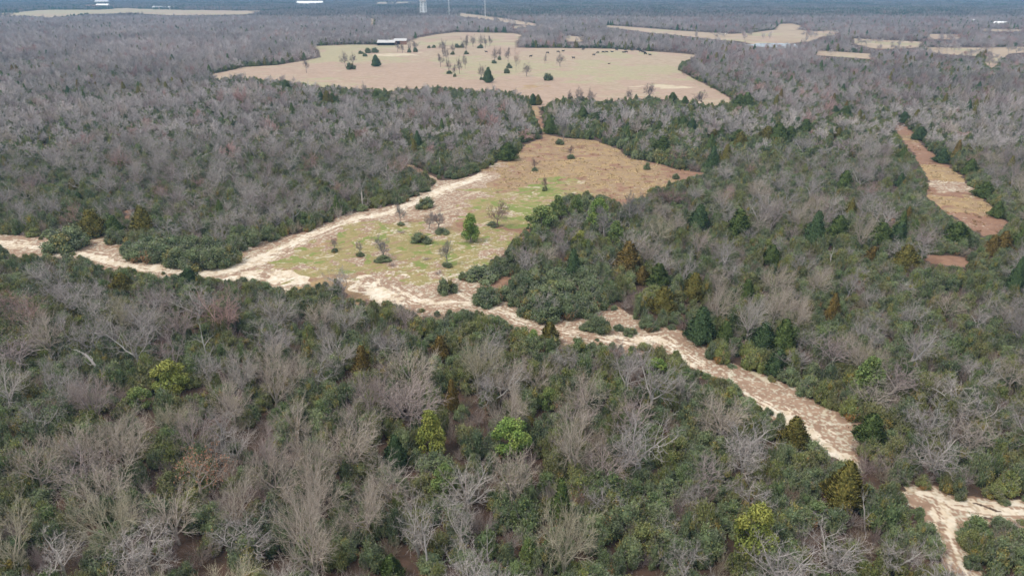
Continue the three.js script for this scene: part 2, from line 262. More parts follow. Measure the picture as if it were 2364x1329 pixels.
// ---------------------------------------------------------------- ground plan: outlines on the photo carried down to the level ground
const poly = (s) => { const n = s.match(/-?\d+/g).map(Number), p = []; for (let i = 0; i < n.length; i += 2) p.push([n[i], n[i + 1]]); const xs = p.map((q) => q[0]), ys = p.map((q) => q[1]); return { p, x0: Math.min(...xs), x1: Math.max(...xs), y0: Math.min(...ys), y1: Math.max(...ys) }; };
function within(P_, x, y) { if (x < P_.x0 || x > P_.x1 || y < P_.y0 || y > P_.y1) return false; let c = false; const p = P_.p; for (let i = 0, j = p.length - 1; i < p.length; j = i++) if ((p[i][1] > y) !== (p[j][1] > y) && x < (p[j][0] - p[i][0]) * (y - p[i][1]) / (p[j][1] - p[i][1]) + p[i][0]) c = !c; return c; }
const CLEARING = poly('-60 536 0 540 40 548 110 556 170 570 232 548 245 543 280 555 275 575 290 592 340 600 375 600 400 612 440 620 480 622 520 614 548 602 560 582 590 564 640 547 680 546 705 540 760 515 830 490 860 482 905 478 960 455 1000 432 1006 418 985 405 935 384 940 378 990 400 1020 415 1060 412 1100 400 1150 372 1190 356 1215 332 1252 320 1250 300 1238 272 1226 246 1242 244 1252 280 1262 310 1300 318 1380 325 1430 345 1450 365 1490 372 1530 380 1560 390 1640 400 1590 412 1540 432 1510 432 1480 452 1440 472 1400 452 1340 447 1300 447 1275 472 1228 482 1220 520 1190 545 1170 570 1140 595 1110 610 1070 628 1058 642 1075 652 1150 645 1182 630 1170 655 1105 667 1150 700 1180 692 1186 715 1200 730 1232 744 1262 750 1300 740 1340 730 1380 728 1395 715 1420 718 1460 730 1470 745 1530 757 1560 762 1600 787 1630 825 1660 840 1710 855 1760 870 1800 885 1860 915 1870 937 1930 962 1972 965 1960 990 1953 1020 1950 1050 1958 1060 1930 1050 1900 1020 1860 985 1800 945 1760 935 1720 895 1680 870 1640 855 1600 845 1580 815 1550 800 1500 790 1440 797 1400 782 1330 779 1285 777 1240 767 1200 757 1150 733 1100 720 1050 718 1000 722 940 712 900 695 860 690 815 690 790 640 730 655 690 665 640 660 600 647 560 642 480 642 430 637 370 627 330 627 290 614 250 618 225 606 170 582 100 586 40 582 -60 584');
const FORK = poly('2080 1118 2120 1130 2200 1160 2260 1172 2420 1172 2420 1208 2364 1202 2290 1188 2245 1188 2210 1205 2210 1240 2225 1280 2245 1340 2210 1340 2200 1280 2180 1230 2150 1205 2130 1170 2100 1142');
const PASTURE = poly('482 172 520 165 560 155 640 150 700 140 740 132 736 116 724 106 760 105 800 103 872 103 900 103 940 98 960 88 1000 80 1050 74 1180 76 1205 80 1195 95 1190 110 1400 112 1560 122 1612 127 1572 145 1565 160 1600 180 1650 205 1685 225 1692 238 1640 245 1600 236 1560 231 1500 227 1450 230 1400 236 1350 228 1290 232 1256 246 1225 246 1220 226 1150 211 1080 209 1010 202 950 206 900 211 860 206 800 206 750 201 700 196 660 190 600 186 560 179 500 186');
const STRIP = poly('2066 288 2096 293 2124 328 2165 362 2206 393 2248 438 2288 478 2330 513 2305 541 2270 547 2225 516 2180 486 2138 454 2146 430 2138 402 2120 372 2092 332 2070 306');
const FIELDS = [
  '1400 58 1500 65 1560 70 1640 75 1690 78 1740 75 1790 68 1800 55 1830 54 1852 60 1840 68 1880 72 1920 70 1945 72 1930 80 1900 85 1870 95 1820 101 1760 106 1710 95 1660 92 1600 85 1500 75 1400 62',
  '1305 82 1350 85 1345 97 1310 95', '1960 88 2040 92 2130 96 2140 108 2080 112 2020 112 1975 102', '2135 78 2225 80 2215 92 2140 89', '1885 116 2010 124 2010 136 1885 127', '2140 109 2250 110 2400 107 2400 118 2330 124 2310 140 2295 160 2272 152 2276 130 2200 126 2140 120',
  '-80 30 30 29 100 22 230 22 280 18 400 22 560 24 640 24 560 33 400 35 300 30 200 32 110 42 60 36 -80 36', '152 10 178 10 178 13 152 13', '1028 30 1060 29 1140 39 1190 46 1240 55 1238 60 1190 55 1120 45 1060 37', '846 34 852 36 864 46 862 62 854 58 858 48', '1180 60 1215 58 1215 63 1180 66', '868 4 960 3 960 7 868 9', '690 8 742 8 742 12 690 12', '2270 66 2364 68 2364 74 2270 72', '1330 0 1331 0 1331 1',
].map(poly);
const LITTER = ['2120 588 2200 590 2245 600 2232 615 2150 608', '2040 496 2066 502 2064 511 2046 506', '292 478 304 482 298 508 285 505', '1700 1000 1701 1000 1701 1001'].map(poly);
const OPEN = [CLEARING, FORK, PASTURE, STRIP, ...FIELDS, ...LITTER];
const open = (x, y) => { for (const p of OPEN) if (within(p, x, y)) return true; return false; };

// tracks: centre lines given on the photo, widths in metres
const line = (s) => { const n = s.match(/-?\d+/g).map(Number), p = []; for (let i = 0; i < n.length; i += 2) { const g = G(n[i], n[i + 1]); p.push([g.x, g.z]); } return p; };
const TRACKS = [
  [line('-200 545 -60 556 0 562 100 572 220 594 300 614 420 631 520 626 590 600 640 574 700 548 800 512 900 490 960 465 1040 430 1110 405'), 1.9, 0.95],
  [line('900 655 960 695 1000 705 1100 700 1200 737 1300 758 1400 774 1450 787 1520 778 1600 830 1700 892 1780 936 1850 984 1930 1046 1990 1085 2080 1126 2150 1150 2200 1166 2300 1178 2500 1186'), 0.8, 0.95],
  [line('2170 1160 2190 1200 2195 1240 2215 1290 2240 1345'), 1.2, 0.85],
  [line('1040 668 1075 690 1110 705 1180 732'), 0.6, 0.9],
  [line('560 640 660 650 760 640 850 660 920 690'), 1.2, 0.5],
  [line('2085 300 2130 350 2170 395 2205 440 2240 480'), 0.7, 0.2],
];
function nearTrack(x, z) { // [signed edge distance, along, offset, weight]
  let best = [1e9, 0, 0, 0];
  for (const [pts, w, k] of TRACKS) {
    let run = 0;
    for (let i = 0; i + 1 < pts.length; i++) {
      const [ax, az] = pts[i], [bx, bz] = pts[i + 1], dx = bx - ax, dz = bz - az, L = Math.hypot(dx, dz), t = clamp(((x - ax) * dx + (z - az) * dz) / (L * L), 0, 1), ox = x - ax - dx * t, oz = z - az - dz * t, d = Math.hypot(ox, oz) - w;
      if (d < best[0]) best = [d, run + t * L, (ox * -dz + oz * dx) / L, k];
      run += L;
    }
  }
  return best;
}
// soil and turf: patches noted on the photo [x, y, radius in metres, kind, strength]
const SOIL = { sand: [lin(252, 242, 224), lin(228, 208, 180)], specked: [lin(184, 154, 130), lin(158, 128, 106)], moss: [lin(152, 144, 88), lin(176, 158, 110)], green: [lin(126, 144, 66), lin(150, 152, 86)], tan: [lin(176, 150, 116), lin(160, 130, 98)], straw: [lin(190, 162, 116), lin(168, 138, 100)], rust: [lin(168, 130, 104), lin(146, 108, 86)], litter: [lin(100, 76, 62), lin(78, 62, 50)], hay: [lin(196, 176, 152), lin(178, 156, 130)], haygreen: [lin(176, 168, 130), lin(188, 174, 142)], haypink: [lin(194, 168, 148), lin(180, 154, 132)], pale: [lin(226, 212, 186), lin(206, 188, 158)] };
const PATCH = [
  [620, 582, 6, 'sand', 1.3], [650, 652, 5, 'sand', 1.2], [560, 625, 7, 'sand', 0.9], [900, 652, 6, 'sand', 1.1], [960, 685, 7, 'sand', 1.25], [1010, 700, 5, 'sand', 0.9], [880, 620, 4, 'sand', 0.6],
  [700, 590, 7, 'moss', 1], [760, 600, 9, 'moss', 1.1], [850, 560, 9, 'moss', 1], [920, 600, 11, 'moss', 1.1], [980, 630, 7, 'moss', 1], [1060, 590, 10, 'moss', 1.2], [1130, 560, 9, 'moss', 1.2], [1000, 560, 8, 'moss', 1], [1150, 500, 9, 'moss', 0.9], [920, 530, 7, 'moss', 0.9], [840, 530, 6, 'moss', 0.8],
  [700, 600, 3, 'green', 1], [1060, 470, 8, 'green', 0.3], [1250, 440, 9, 'green', 1.05], [1205, 475, 9, 'green', 0.85], [1190, 510, 6, 'green', 0.7], [1300, 430, 6, 'green', 0.6], [1275, 415, 7, 'green', 0.6], [1100, 450, 6, 'green', 0.6], [1340, 425, 8, 'moss', 0.7], [1180, 460, 12, 'moss', 0.9], [1300, 450, 9, 'moss', 0.9], [1090, 440, 7, 'moss', 0.9], [1100, 470, 8, 'moss', 0.8],
  [960, 480, 9, 'specked', 1.1], [1040, 450, 12, 'specked', 1.2], [1010, 480, 9, 'specked', 1.1], [1060, 425, 12, 'specked', 1], [900, 495, 6, 'specked', 1], [1160, 380, 10, 'specked', 0.7], [1000, 520, 6, 'specked', 0.8],
  [1230, 370, 16, 'tan', 1.1], [1330, 350, 16, 'tan', 1], [1450, 390, 16, 'tan', 1.1], [1180, 420, 12, 'tan', 1], [1400, 430, 14, 'tan', 1.1], [1250, 335, 14, 'tan', 1.1], [1520, 400, 12, 'tan', 1],
  [1310, 385, 14, 'straw', 1.1], [1380, 375, 12, 'straw', 1.1], [1260, 365, 8, 'straw', 0.7], [1420, 400, 12, 'straw', 0.9], [1500, 440, 10, 'straw', 0.8],
  [1580, 400, 10, 'rust', 1.2], [1640, 402, 10, 'rust', 1.2], [1150, 655, 6, 'rust', 1.1], [1090, 655, 4, 'specked', 1.2], [830, 600, 3.4, 'specked', 1.2], [890, 585, 3.6, 'specked', 1.1],
  [1100, 690, 4, 'specked', 1], [1160, 705, 4, 'specked', 0.9], [1350, 750, 5, 'specked', 1], [1440, 745, 6, 'specked', 1.1], [1500, 760, 5, 'specked', 1.1], [1620, 840, 5, 'specked', 1], [2150, 1165, 5, 'specked', 1.2], [2200, 1200, 5, 'specked', 1.2], [2205, 1270, 5, 'specked', 1.2], [2300, 1180, 5, 'specked', 1.2], [1720, 880, 6, 'specked', 1.2], [1800, 910, 6, 'specked', 1.3], [1880, 960, 6, 'specked', 1.4], [1930, 990, 5, 'specked', 1.3], [2170, 1170, 4, 'specked', 0.7], [240, 560, 4, 'specked', 1],
  [2100, 320, 8, 'tan', 1], [2170, 400, 10, 'straw', 1.1], [2200, 430, 9, 'specked', 0.7], [2230, 480, 10, 'straw', 1.2], [2280, 510, 8, 'rust', 1.3], [2200, 480, 8, 'rust', 0.8], [1240, 280, 10, 'rust', 1],
].map(([x, y, r, k, s]) => { const g = G(x, y); return [g.x, g.z, r, k, s]; });
const BROAD = [[800, 108, 40, 'haygreen', 1.1], [760, 125, 40, 'haygreen', 1.1], [700, 130, 30, 'haygreen', 0.8], [900, 126, 16, 'pale', 1.1], [1100, 170, 30, 'haygreen', 0.8], [1150, 150, 40, 'haygreen', 0.9], [1060, 140, 36, 'haygreen', 0.7], [1330, 170, 50, 'haygreen', 0.7], [1450, 160, 50, 'haygreen', 0.6], [900, 160, 60, 'haypink', 0.9], [700, 165, 50, 'haypink', 0.8], [1000, 185, 40, 'haypink', 1], [1100, 200, 40, 'haypink', 0.9], [1600, 210, 40, 'haypink', 0.9], [1350, 215, 40, 'haypink', 0.7], [1250, 205, 24, 'straw', 0.7], [740, 195, 30, 'haygreen', 0.7], [1560, 203, 12, 'pale', 0.8], [1200, 185, 30, 'haypink', 0.7], [60, 28, 300, 'haygreen', 0.7], [220, 27, 200, 'haygreen', 0.6]]
  .map(([x, y, r, k, s]) => { const g = G(x, y); return [g.x, g.z, r, k, s]; });
const ALB = 0.64;
const out3 = [0, 0, 0]; let lastKind = '';
function mix2(a, b, t) { out3[0] = a[0] + (b[0] - a[0]) * t; out3[1] = a[1] + (b[1] - a[1]) * t; out3[2] = a[2] + (b[2] - a[2]) * t; return out3; }
function zoneAt(x, z) {
  const wx = x + (vn(x * 0.45, z * 0.45 + 50) - 0.5) * 1.6, wz = z + (vn(x * 0.45 + 90, z * 0.45) - 0.5) * 1.6, q = toPx(wx, 0, wz);
  if (within(CLEARING, q[0], q[1]) || within(FORK, q[0], q[1])) return 1;
  if (q[1] > 430) for (const [ox, oz] of [[0, -3.4], [0, -1.7], [0, 1.6], [1.5, 0], [-1.5, 0]]) { const b = toPx(wx + ox, 0, wz + oz); if (within(CLEARING, b[0], b[1]) || within(FORK, b[0], b[1])) return 1; } // open ground runs on a little under the bushes
  if (within(PASTURE, q[0], q[1])) return 2;
  if (within(STRIP, q[0], q[1])) return 3;
  for (const f of FIELDS) if (within(f, q[0], q[1])) return 4;
  for (const f of LITTER) if (within(f, q[0], q[1])) return 5;
  return 0;
}
function soil(x, z, fine) { // base colour of the ground at a point (linear)
  const zone = zoneAt(x, z), n1 = fb(x * 0.9 * fine, z * 0.9 * fine), n2 = fb(x * 0.11, z * 0.11 + 7), n3 = vn(x * 3.3 * fine, z * 3.3 * fine + 31);
  let kind = 'litter', sp = 0, furrow = 0.5;
  if (zone === 1 || zone === 3) {
    let bk = zone === 3 ? 'rust' : 'tan', best = 0.25 + vn(x * 0.3, z * 0.3 + 300) * 0.2;
    for (const [px, pz, R, k, s] of PATCH) { const d2 = ((x - px) ** 2 + (z - pz) ** 2) / (R * R); if (d2 > 6) continue; const w = s * Math.exp(-d2) + (vn(x * 0.35 + R * 13, z * 0.6 + s * 77) - 0.5) * 0.75 * Math.exp(-d2 * 0.3); if (w > best) { best = w; bk = k; } }
    kind = bk;
    const mot = fb(x * 0.34 + 17, z * 0.34 + 71), dia = vn((x + z) * 0.55, (x - z) * 0.12 + 13) * 0.6 + vn((x + z) * 1.5 + 8, (x - z) * 0.3) * 0.4; // mottling, and rake-like streaks
    if (kind === 'moss') kind = mot > 0.66 ? 'specked' : dia > 0.79 ? 'pale' : mot < 0.34 ? 'green' : dia < 0.26 ? 'tan' : 'moss';
    else if (kind === 'green') kind = mot > 0.58 ? 'moss' : dia > 0.8 ? 'tan' : 'green';
    else if (kind === 'sand') kind = mot > 0.6 ? 'specked' : dia > 0.74 ? 'moss' : 'sand';
    else if (kind === 'tan') kind = mot > 0.62 ? 'straw' : mot < 0.38 ? 'rust' : 'tan';
    else if (kind === 'straw') kind = mot > 0.56 ? 'tan' : 'straw';
    else if (kind === 'specked') kind = dia > 0.74 ? 'pale' : 'specked';
    const [d, al, of, k] = nearTrack(x, z);
    if (d < 4) { const streak = vn(al * 0.13, of * 3.4) * 0.42 + vn(al * 0.42 + 70, of * 6.5) * 0.33 + vn(x * 2.9, z * 2.9 + 40) * 0.25, lim = k * 1.0 - (d + (vn(x * 0.8, z * 0.8) - 0.5) * 2.0) * 0.38; if (streak < lim * 0.5 - 0.02 + (vn(x * 0.12 + 4, z * 0.12) - 0.5) * 0.3) kind = 'sand'; else if (d < 4 && k > 0.6 && kind !== 'moss' && kind !== 'green') { kind = 'specked'; furrow = streak; } }
    sp = kind === 'pale' ? 0.3 : kind === 'specked' ? 0.26 : kind === 'moss' ? 0.3 : kind === 'tan' ? 0.2 : kind === 'straw' ? 0.14 : kind === 'rust' ? 0.18 : 0;
  } else if (zone === 2 || zone === 4) {
    let best = 0.45 + (n2 - 0.5) * 0.9; kind = vn(x * 0.06, z * 0.02 + 9) > 0.72 ? 'haypink' : vn(x * 0.035 + 50, z * 0.03) > 0.76 ? 'haygreen' : 'hay';
    for (const [px, pz, R, k, s] of BROAD) { const d2 = ((x - px) ** 2 + (z - pz) ** 2) / (R * R); if (d2 > 6) continue; const w = s * Math.exp(-d2) + (fb(x * 0.05 + R, z * 0.09 + s * 77) - 0.5) * 1.1; if (w > best) { best = w; kind = k; } }
    sp = 0.13;
  } else if (zone === 5) kind = 'rust';
  lastKind = kind; const s = SOIL[kind]; mix2(s[0], s[1], clamp(n1 * 1.7 - 0.35, 0, 1));
  let k = 0.9 + n3 * 0.2;
  if (sp) { const q = vn(x * 1.1 * fine + 11, z * 1.9 * fine + 5) * 0.4 + vn(x * 4.4 * fine, z * 4.4 * fine) * 0.3 + vn(x * 0.16 + 60, z * 0.16) * 0.3; if (q > 1 - sp * 1.08) { out3[0] = lerp(out3[0], 0.74, 0.75); out3[1] = lerp(out3[1], 0.66, 0.75); out3[2] = lerp(out3[2], 0.53, 0.75); } else if (q < 0.2) k *= 0.82; }
  if (kind === 'specked') { const q = vn(x * 2.6 * fine + 3, z * 2.6 * fine) * 0.45 + vn(x * 5.3 * fine, z * 5.3 * fine + 8) * 0.35 + (1 - furrow) * 0.2; if (q > 0.6) { out3[0] = lerp(out3[0], 0.82, 0.6); out3[1] = lerp(out3[1], 0.76, 0.65); out3[2] = lerp(out3[2], 0.6, 0.65); } }
  if (kind === 'sand') { const q = vn(x * 1.3 * fine + 5, z * 1.3 * fine) * 0.5 + vn(x * 3.7 * fine, z * 3.7 * fine + 3) * 0.5; if (q < 0.34) { out3[0] *= 0.74; out3[1] *= 0.68; out3[2] *= 0.62; } }
  out3[0] *= k * ALB; out3[1] *= k * ALB; out3[2] *= k * ALB; return out3;
}
const toByte = (c) => { c = clamp(c, 0, 1); return Math.round(255 * (c <= 0.0031308 ? c * 12.92 : 1.055 * Math.pow(c, 1 / 2.4) - 0.055)); };
function soilTexture([x0, z0, x1, z1], W, H, fine) {
  const d = new Uint8Array(W * H * 4);
  for (let j = 0; j < H; j++) for (let i = 0; i < W; i++) { const c = soil(lerp(x0, x1, (i + 0.5) / W), lerp(z1, z0, (j + 0.5) / H), fine), o = (j * W + i) * 4; d[o] = toByte(c[0]); d[o + 1] = toByte(c[1]); d[o + 2] = toByte(c[2]); d[o + 3] = 255; }
  const t = new THREE.DataTexture(d, W, H); t.colorSpace = THREE.SRGBColorSpace; t.magFilter = THREE.LinearFilter; t.minFilter = THREE.LinearFilter; t.needsUpdate = true; return t;
}
const bumpT = (() => { const W = 512, d = new Uint8Array(W * W * 4); for (let j = 0; j < W; j++) for (let i = 0; i < W; i++) { const v = (vn(i * 0.09, j * 0.09) * 0.5 + vn(i * 0.3, j * 0.3) * 0.5) * 255, o = (j * W + i) * 4; d[o] = d[o + 1] = d[o + 2] = v; d[o + 3] = 255; } const t = new THREE.DataTexture(d, W, W); t.wrapS = t.wrapT = THREE.RepeatWrapping; t.repeat.set(14, 8); t.magFilter = THREE.LinearFilter; t.needsUpdate = true; return t; })();
const FAR = [-4200, -5200, 4200, -640];
const BANDS = [
  { box: NEAR, cell: 0.8, mat: new THREE.MeshStandardMaterial({ map: soilTexture(NEAR, 2048, 1088, 1), bumpMap: bumpT, bumpScale: 0.08, roughness: 0.95 }) },
  { box: MID, cell: 3.5, mat: new THREE.MeshStandardMaterial({ map: soilTexture(MID, 2048, 912, 0.35), roughness: 0.95 }) },
  { box: FAR, cell: 22, mat: new THREE.MeshStandardMaterial({ map: soilTexture(FAR, 2048, 1112, 0.05), roughness: 0.95 }) },
];
const plainSoil = new THREE.MeshStandardMaterial({ color: new THREE.Color().setRGB(0.1, 0.075, 0.055), roughness: 0.95 });
const ZONES = ['ground', 'clearing', 'pasture', 'firebreak', 'field', 'forest_gap', 'track'];
const sheets = ZONES.map(() => [[], [], [], []].map(() => ({ p: [], uv: [] })));
BANDS.forEach(({ box: [x0, z0, x1, z1], cell }, b) => {
  const nx = Math.round((x1 - x0) / cell), nz = Math.round((z1 - z0) / cell);
  const hy = new Float32Array((nx + 1) * (nz + 1)); for (let j = 0; j <= nz; j++) for (let i = 0; i <= nx; i++) hy[j * (nx + 1) + i] = b ? 0 : groundY(lerp(x0, x1, i / nx), lerp(z1, z0, j / nz));
  for (let j = 0; j < nz; j++) for (let i = 0; i < nx; i++) {
    const xa = lerp(x0, x1, i / nx), xb = lerp(x0, x1, (i + 1) / nx), za = lerp(z1, z0, j / nz), zb = lerp(z1, z0, (j + 1) / nz), cx = (xa + xb) / 2, cz = (za + zb) / 2;
    let zone = zoneAt(cx, cz); if (zone === 1) { if (b === 0 && nearTrack(cx, cz)[0] < 0.3) zone = 6; }
    const s = sheets[zone][b], u = [i / nx, (i + 1) / nx], v = [j / nz, (j + 1) / nz], h = (di, dj) => hy[(j + dj) * (nx + 1) + i + di];
    s.p.push(xa, h(0, 0), za, xb, h(1, 0), za, xa, h(0, 1), zb, xb, h(1, 0), za, xb, h(1, 1), zb, xa, h(0, 1), zb);
    s.uv.push(u[0], v[0], u[1], v[0], u[0], v[1], u[1], v[0], u[1], v[1], u[0], v[1]);
  }
});
{ // the rest of the land, out to the horizon on every side
  const s = sheets[0][3], q = (x0, z0, x1, z1) => { if (x1 > x0 && z1 > z0) { s.p.push(x0, 0, z1, x1, 0, z1, x0, 0, z0, x1, 0, z1, x1, 0, z0, x0, 0, z0); for (let i = 0; i < 6; i++) s.uv.push(0, 0); } };
  const E = 14000; q(-E, -E, E, FAR[1]); q(-E, FAR[1], FAR[0], FAR[3]); q(FAR[2], FAR[1], E, FAR[3]);
  q(-E, MID[1], MID[0], MID[3]); q(MID[2], MID[1], E, MID[3]); q(-E, NEAR[1], NEAR[0], NEAR[3]); q(NEAR[2], NEAR[1], E, NEAR[3]); q(-E, NEAR[3], E, E);
}
const zoneWords = { ground: ['brown leaf litter on the woodland floor', 'ground'], clearing: ['mossy sandy grass clearing in the wood', 'clearing'], pasture: ['broad tan pasture beyond the wood', 'field'], firebreak: ['straw brown cleared strip between trees', 'clearing'], field: ['pale far fields between the woods', 'field'], forest_gap: ['rust brown litter gap among trees', 'ground'], track: ['bright sandy two wheel track', 'track'] };
ZONES.forEach((name, zi) => {
  const p = [], uv = [], g = new THREE.BufferGeometry(); let at = 0;
  sheets[zi].forEach((s, b) => { if (!s.p.length) return; for (const k of s.p) p.push(k); for (const k of s.uv) uv.push(k); g.addGroup(at, s.p.length / 3, b); at += s.p.length / 3; });
  if (!at) return;
  g.setAttribute('position', new THREE.Float32BufferAttribute(p, 3)); g.setAttribute('uv', new THREE.Float32BufferAttribute(uv, 2)); g.computeVertexNormals();
  const m = shadowed(new THREE.Mesh(g, [BANDS[0].mat, BANDS[1].mat, BANDS[2].mat, plainSoil])); m.name = name; tag(m, ...zoneWords[name], null, 'structure'); scene.add(m);
});

// ---------------------------------------------------------------- planting
const plants = []; // {kind, v, tone, x, z, s:[sx,sy,sz], turn, r, h, label, look, group}
const KIND = { pastureOak: ['bare_oak', 'tree', 'bare oak'], oak: ['bare_oak', 'tree', 'bare oak'], elm: ['bare_elm', 'tree', 'bare fan-shaped elm'], dead: ['dead_tree', 'tree', 'dead tree'], brown: ['brown_leaved_oak', 'tree', 'brown-leaved oak'], shrub: ['evergreen_shrub', 'shrub', 'evergreen shrub'], cedar: ['cedar_tree', 'tree', 'cedar'], holly: ['evergreen_tree', 'tree', 'evergreen tree'], twiggy: ['leafless_bush', 'shrub', 'leafless bush'] };
const CELL = 4, grid = new Map();
const gk = (x, z) => Math.floor(x / CELL) * 100003 + Math.floor(z / CELL);
function crowd(x, z, r, list) { const n = Math.ceil((r + 4) / CELL); for (let i = -n; i <= n; i++) for (let j = -n; j <= n; j++) { const c = grid.get(gk(x + i * CELL, z + j * CELL)); if (c) for (const p of c) if (list.includes(p.layer) && Math.hypot(p.x - x, p.z - z) < (p.space + r)) return true; } return false; }
function put(p) { plants.push(p); const k = gk(p.x, p.z); (grid.get(k) ?? grid.set(k, []).get(k)).push(p); return p; }
const hr = rnd(9001);
// a plant read off the photo: kind, variant, tone, foot x, foot y, top y, crown width (px), label
function hero(kind, v, tone, px, py, top, wpx, label, extra = {}) {
  if (kind === 'oak' && py < 622) kind = 'pastureOak'; const pr = P[kind][v % P[kind].length], g = G(px, py), depth = toPx(g.x, 0, g.z)[2], h = heightTo(px, py, top), w = wpx * depth / FPX / 2, sy = h / pr.h, sx = w / pr.r;
  return put({ kind, v: v % P[kind].length, tone, x: g.x, z: g.z, s: [sx, sy, sx], turn: extra.turn ?? hr() * 6.28, r: w, h, label, hero: true, lean: extra.lean, layer: kind === 'shrub' || kind === 'twiggy' ? 1 : 0, space: w * (kind === 'shrub' ? 0.6 : 0.45), ...extra });
}
const H_ = (kind, tone, rows) => rows.forEach(([px, py, top, w, label, v, extra], i) => hero(kind, v ?? i, tone, px, py, top, w, label, extra));
// clearing
hero('holly', 3, 'plain', 1087, 556, 487, 46, 'bright green cone-shaped evergreen tree alone in the mossy clearing');
hero('shrub', 0, 'plain', 1033, 676, 640, 52, 'lone round evergreen shrub standing on the open sand');
H_('shrub', 'plain', [[972, 556, 534, 56, 'wide dark shrub under the two bare trees in the clearing'], [1020, 538, 524, 36, 'smaller dark shrub behind the wide clearing shrub'], [925, 519, 511, 22, 'low shrub at the foot of the clearing tree by the track'], [772, 578, 567, 18, 'tiny shrub under the westernmost sapling of the clearing'], [831, 589, 576, 22, 'tiny shrub between two thin saplings in the clearing'], [884, 600, 586, 42, 'low spreading shrub under the thin tree on brown litter'], [1032, 613, 602, 28, 'low shrub under the lone thin tree nearest the bright evergreen'], [1137, 520, 511, 36, 'flat dark shrub under the reddish brown clearing tree'], [1235, 394, 382, 18, 'small shrub at the foot of the reddish upper clearing sapling'], [1318, 366, 354, 22, 'small shrub under the thin sapling in straw grass'], [1292, 333, 318, 24, 'small dark shrub at the top of the clearing by the trail'], [1258, 440, 428, 16, 'tiny shrub at the foot of the leafy topped sapling'], [1494, 390, 372, 20, 'small upright shrub on the tan slope below the thicket edge'], [1560, 413, 398, 20, 'small shrub on rusty grass at the clearing tip'], [980, 478, 454, 54, 'oval shrub beside the track at the upper clearing edge'], [1110, 642, 610, 84, 'broad shrub where the clearing meets the sand'], [1068, 644, 624, 26, 'small shrub beside the broad shrub above the sand'], [1125, 700, 660, 80, 'broad shrub beside the narrow footpath'], [1165, 688, 655, 60, 'shrub joining the footpath shrub to the big thicket'], [1357, 760, 738, 40, 'smaller of the two shrubs on the sandy island'], [1383, 762, 722, 60, 'larger of the two shrubs on the sandy island'], [1455, 770, 752, 40, 'low ragged shrub on the sand beyond the island'], [1430, 758, 742, 30, 'low thin shrub in the fork of the sand'], [1497, 755, 722, 58, 'shrub at the head of the sandy side patch'], [6, 590, 558, 30, 'shrub at the left photo edge beside the track'], [159, 572, 516, 104, 'wide rounded shrub on the far side of the left track'], [262, 560, 520, 44, 'shrub under the twin cedars by the left track']]);
// the big thicket and the one beyond the left track, built of overlapping shrubs
[[1222, 726, 682, 70], [1262, 736, 682, 80], [1308, 728, 674, 80], [1350, 720, 668, 80], [1245, 700, 655, 80], [1300, 690, 640, 90], [1360, 690, 640, 90], [1230, 670, 628, 70], [1290, 650, 610, 80], [1350, 655, 615, 80], [1195, 705, 660, 50], [1385, 705, 660, 60]].forEach(([x, y, t, w], i) => hero('shrub', i, 'plain', x, y, t, w, null, { group: 'shrubs of the big rounded thicket' }));
[[318, 598, 560, 80], [365, 600, 556, 80], [410, 612, 562, 80], [455, 618, 566, 86], [500, 616, 562, 80], [535, 604, 556, 60], [345, 580, 540, 80], [395, 588, 540, 80], [445, 590, 542, 84], [495, 588, 540, 80], [540, 578, 536, 60], [580, 562, 524, 60], [620, 550, 512, 60], [300, 582, 550, 50]].forEach(([x, y, t, w], i) => hero('shrub', i + 2, 'plain', x, y, t, w, null, { group: 'shrubs of the rounded thicket beyond the left track' }));
H_('oak', 'pale', [[1262, 735, 655, 56, 'pale bare tree rising out of the big rounded thicket', 1, { force: 1 }], [1395, 560, 470, 80, 'large pale bare oak at the clearing edge beyond the green trees', 2]]);
H_('oak', 'ash', [[990, 530, 482, 34, 'thin bare tree at the edge of the wide clearing shrub'], [1012, 530, 477, 44, 'taller bare tree beside the wide clearing shrub'], [924, 516, 466, 34, 'thin bare tree beside the track in the upper clearing'], [772, 573, 538, 22, 'westernmost thin sapling in the clearing'], [831, 584, 548, 24, 'thin sapling second from the west in the clearing'], [886, 596, 530, 60, 'thin spreading bare tree on brown litter in the clearing'], [1032, 608, 546, 44, 'lone thin bare tree nearest the bright evergreen'], [1300, 325, 266, 30, 'bare tree beside the trail mouth above the clearing'], [790, 690, 606, 112, 'dense twiggy oak at the near edge of the clearing', 3], [1450, 520, 440, 90, 'spreading bare oak at the lower edge of the straw grass', 4]]);
H_('oak', 'red', [[1146, 522, 454, 64, 'reddish brown bare tree right of the bright clearing evergreen'], [1235, 390, 358, 26, 'reddish sapling in the upper clearing'], [1318, 362, 332, 20, 'slim reddish sapling in the straw grass'], [1258, 438, 400, 20, 'small sapling with a leafy top in bright green grass'], [1545, 480, 420, 90, 'reddish bare oak at the lower right of the clearing', 5]]);
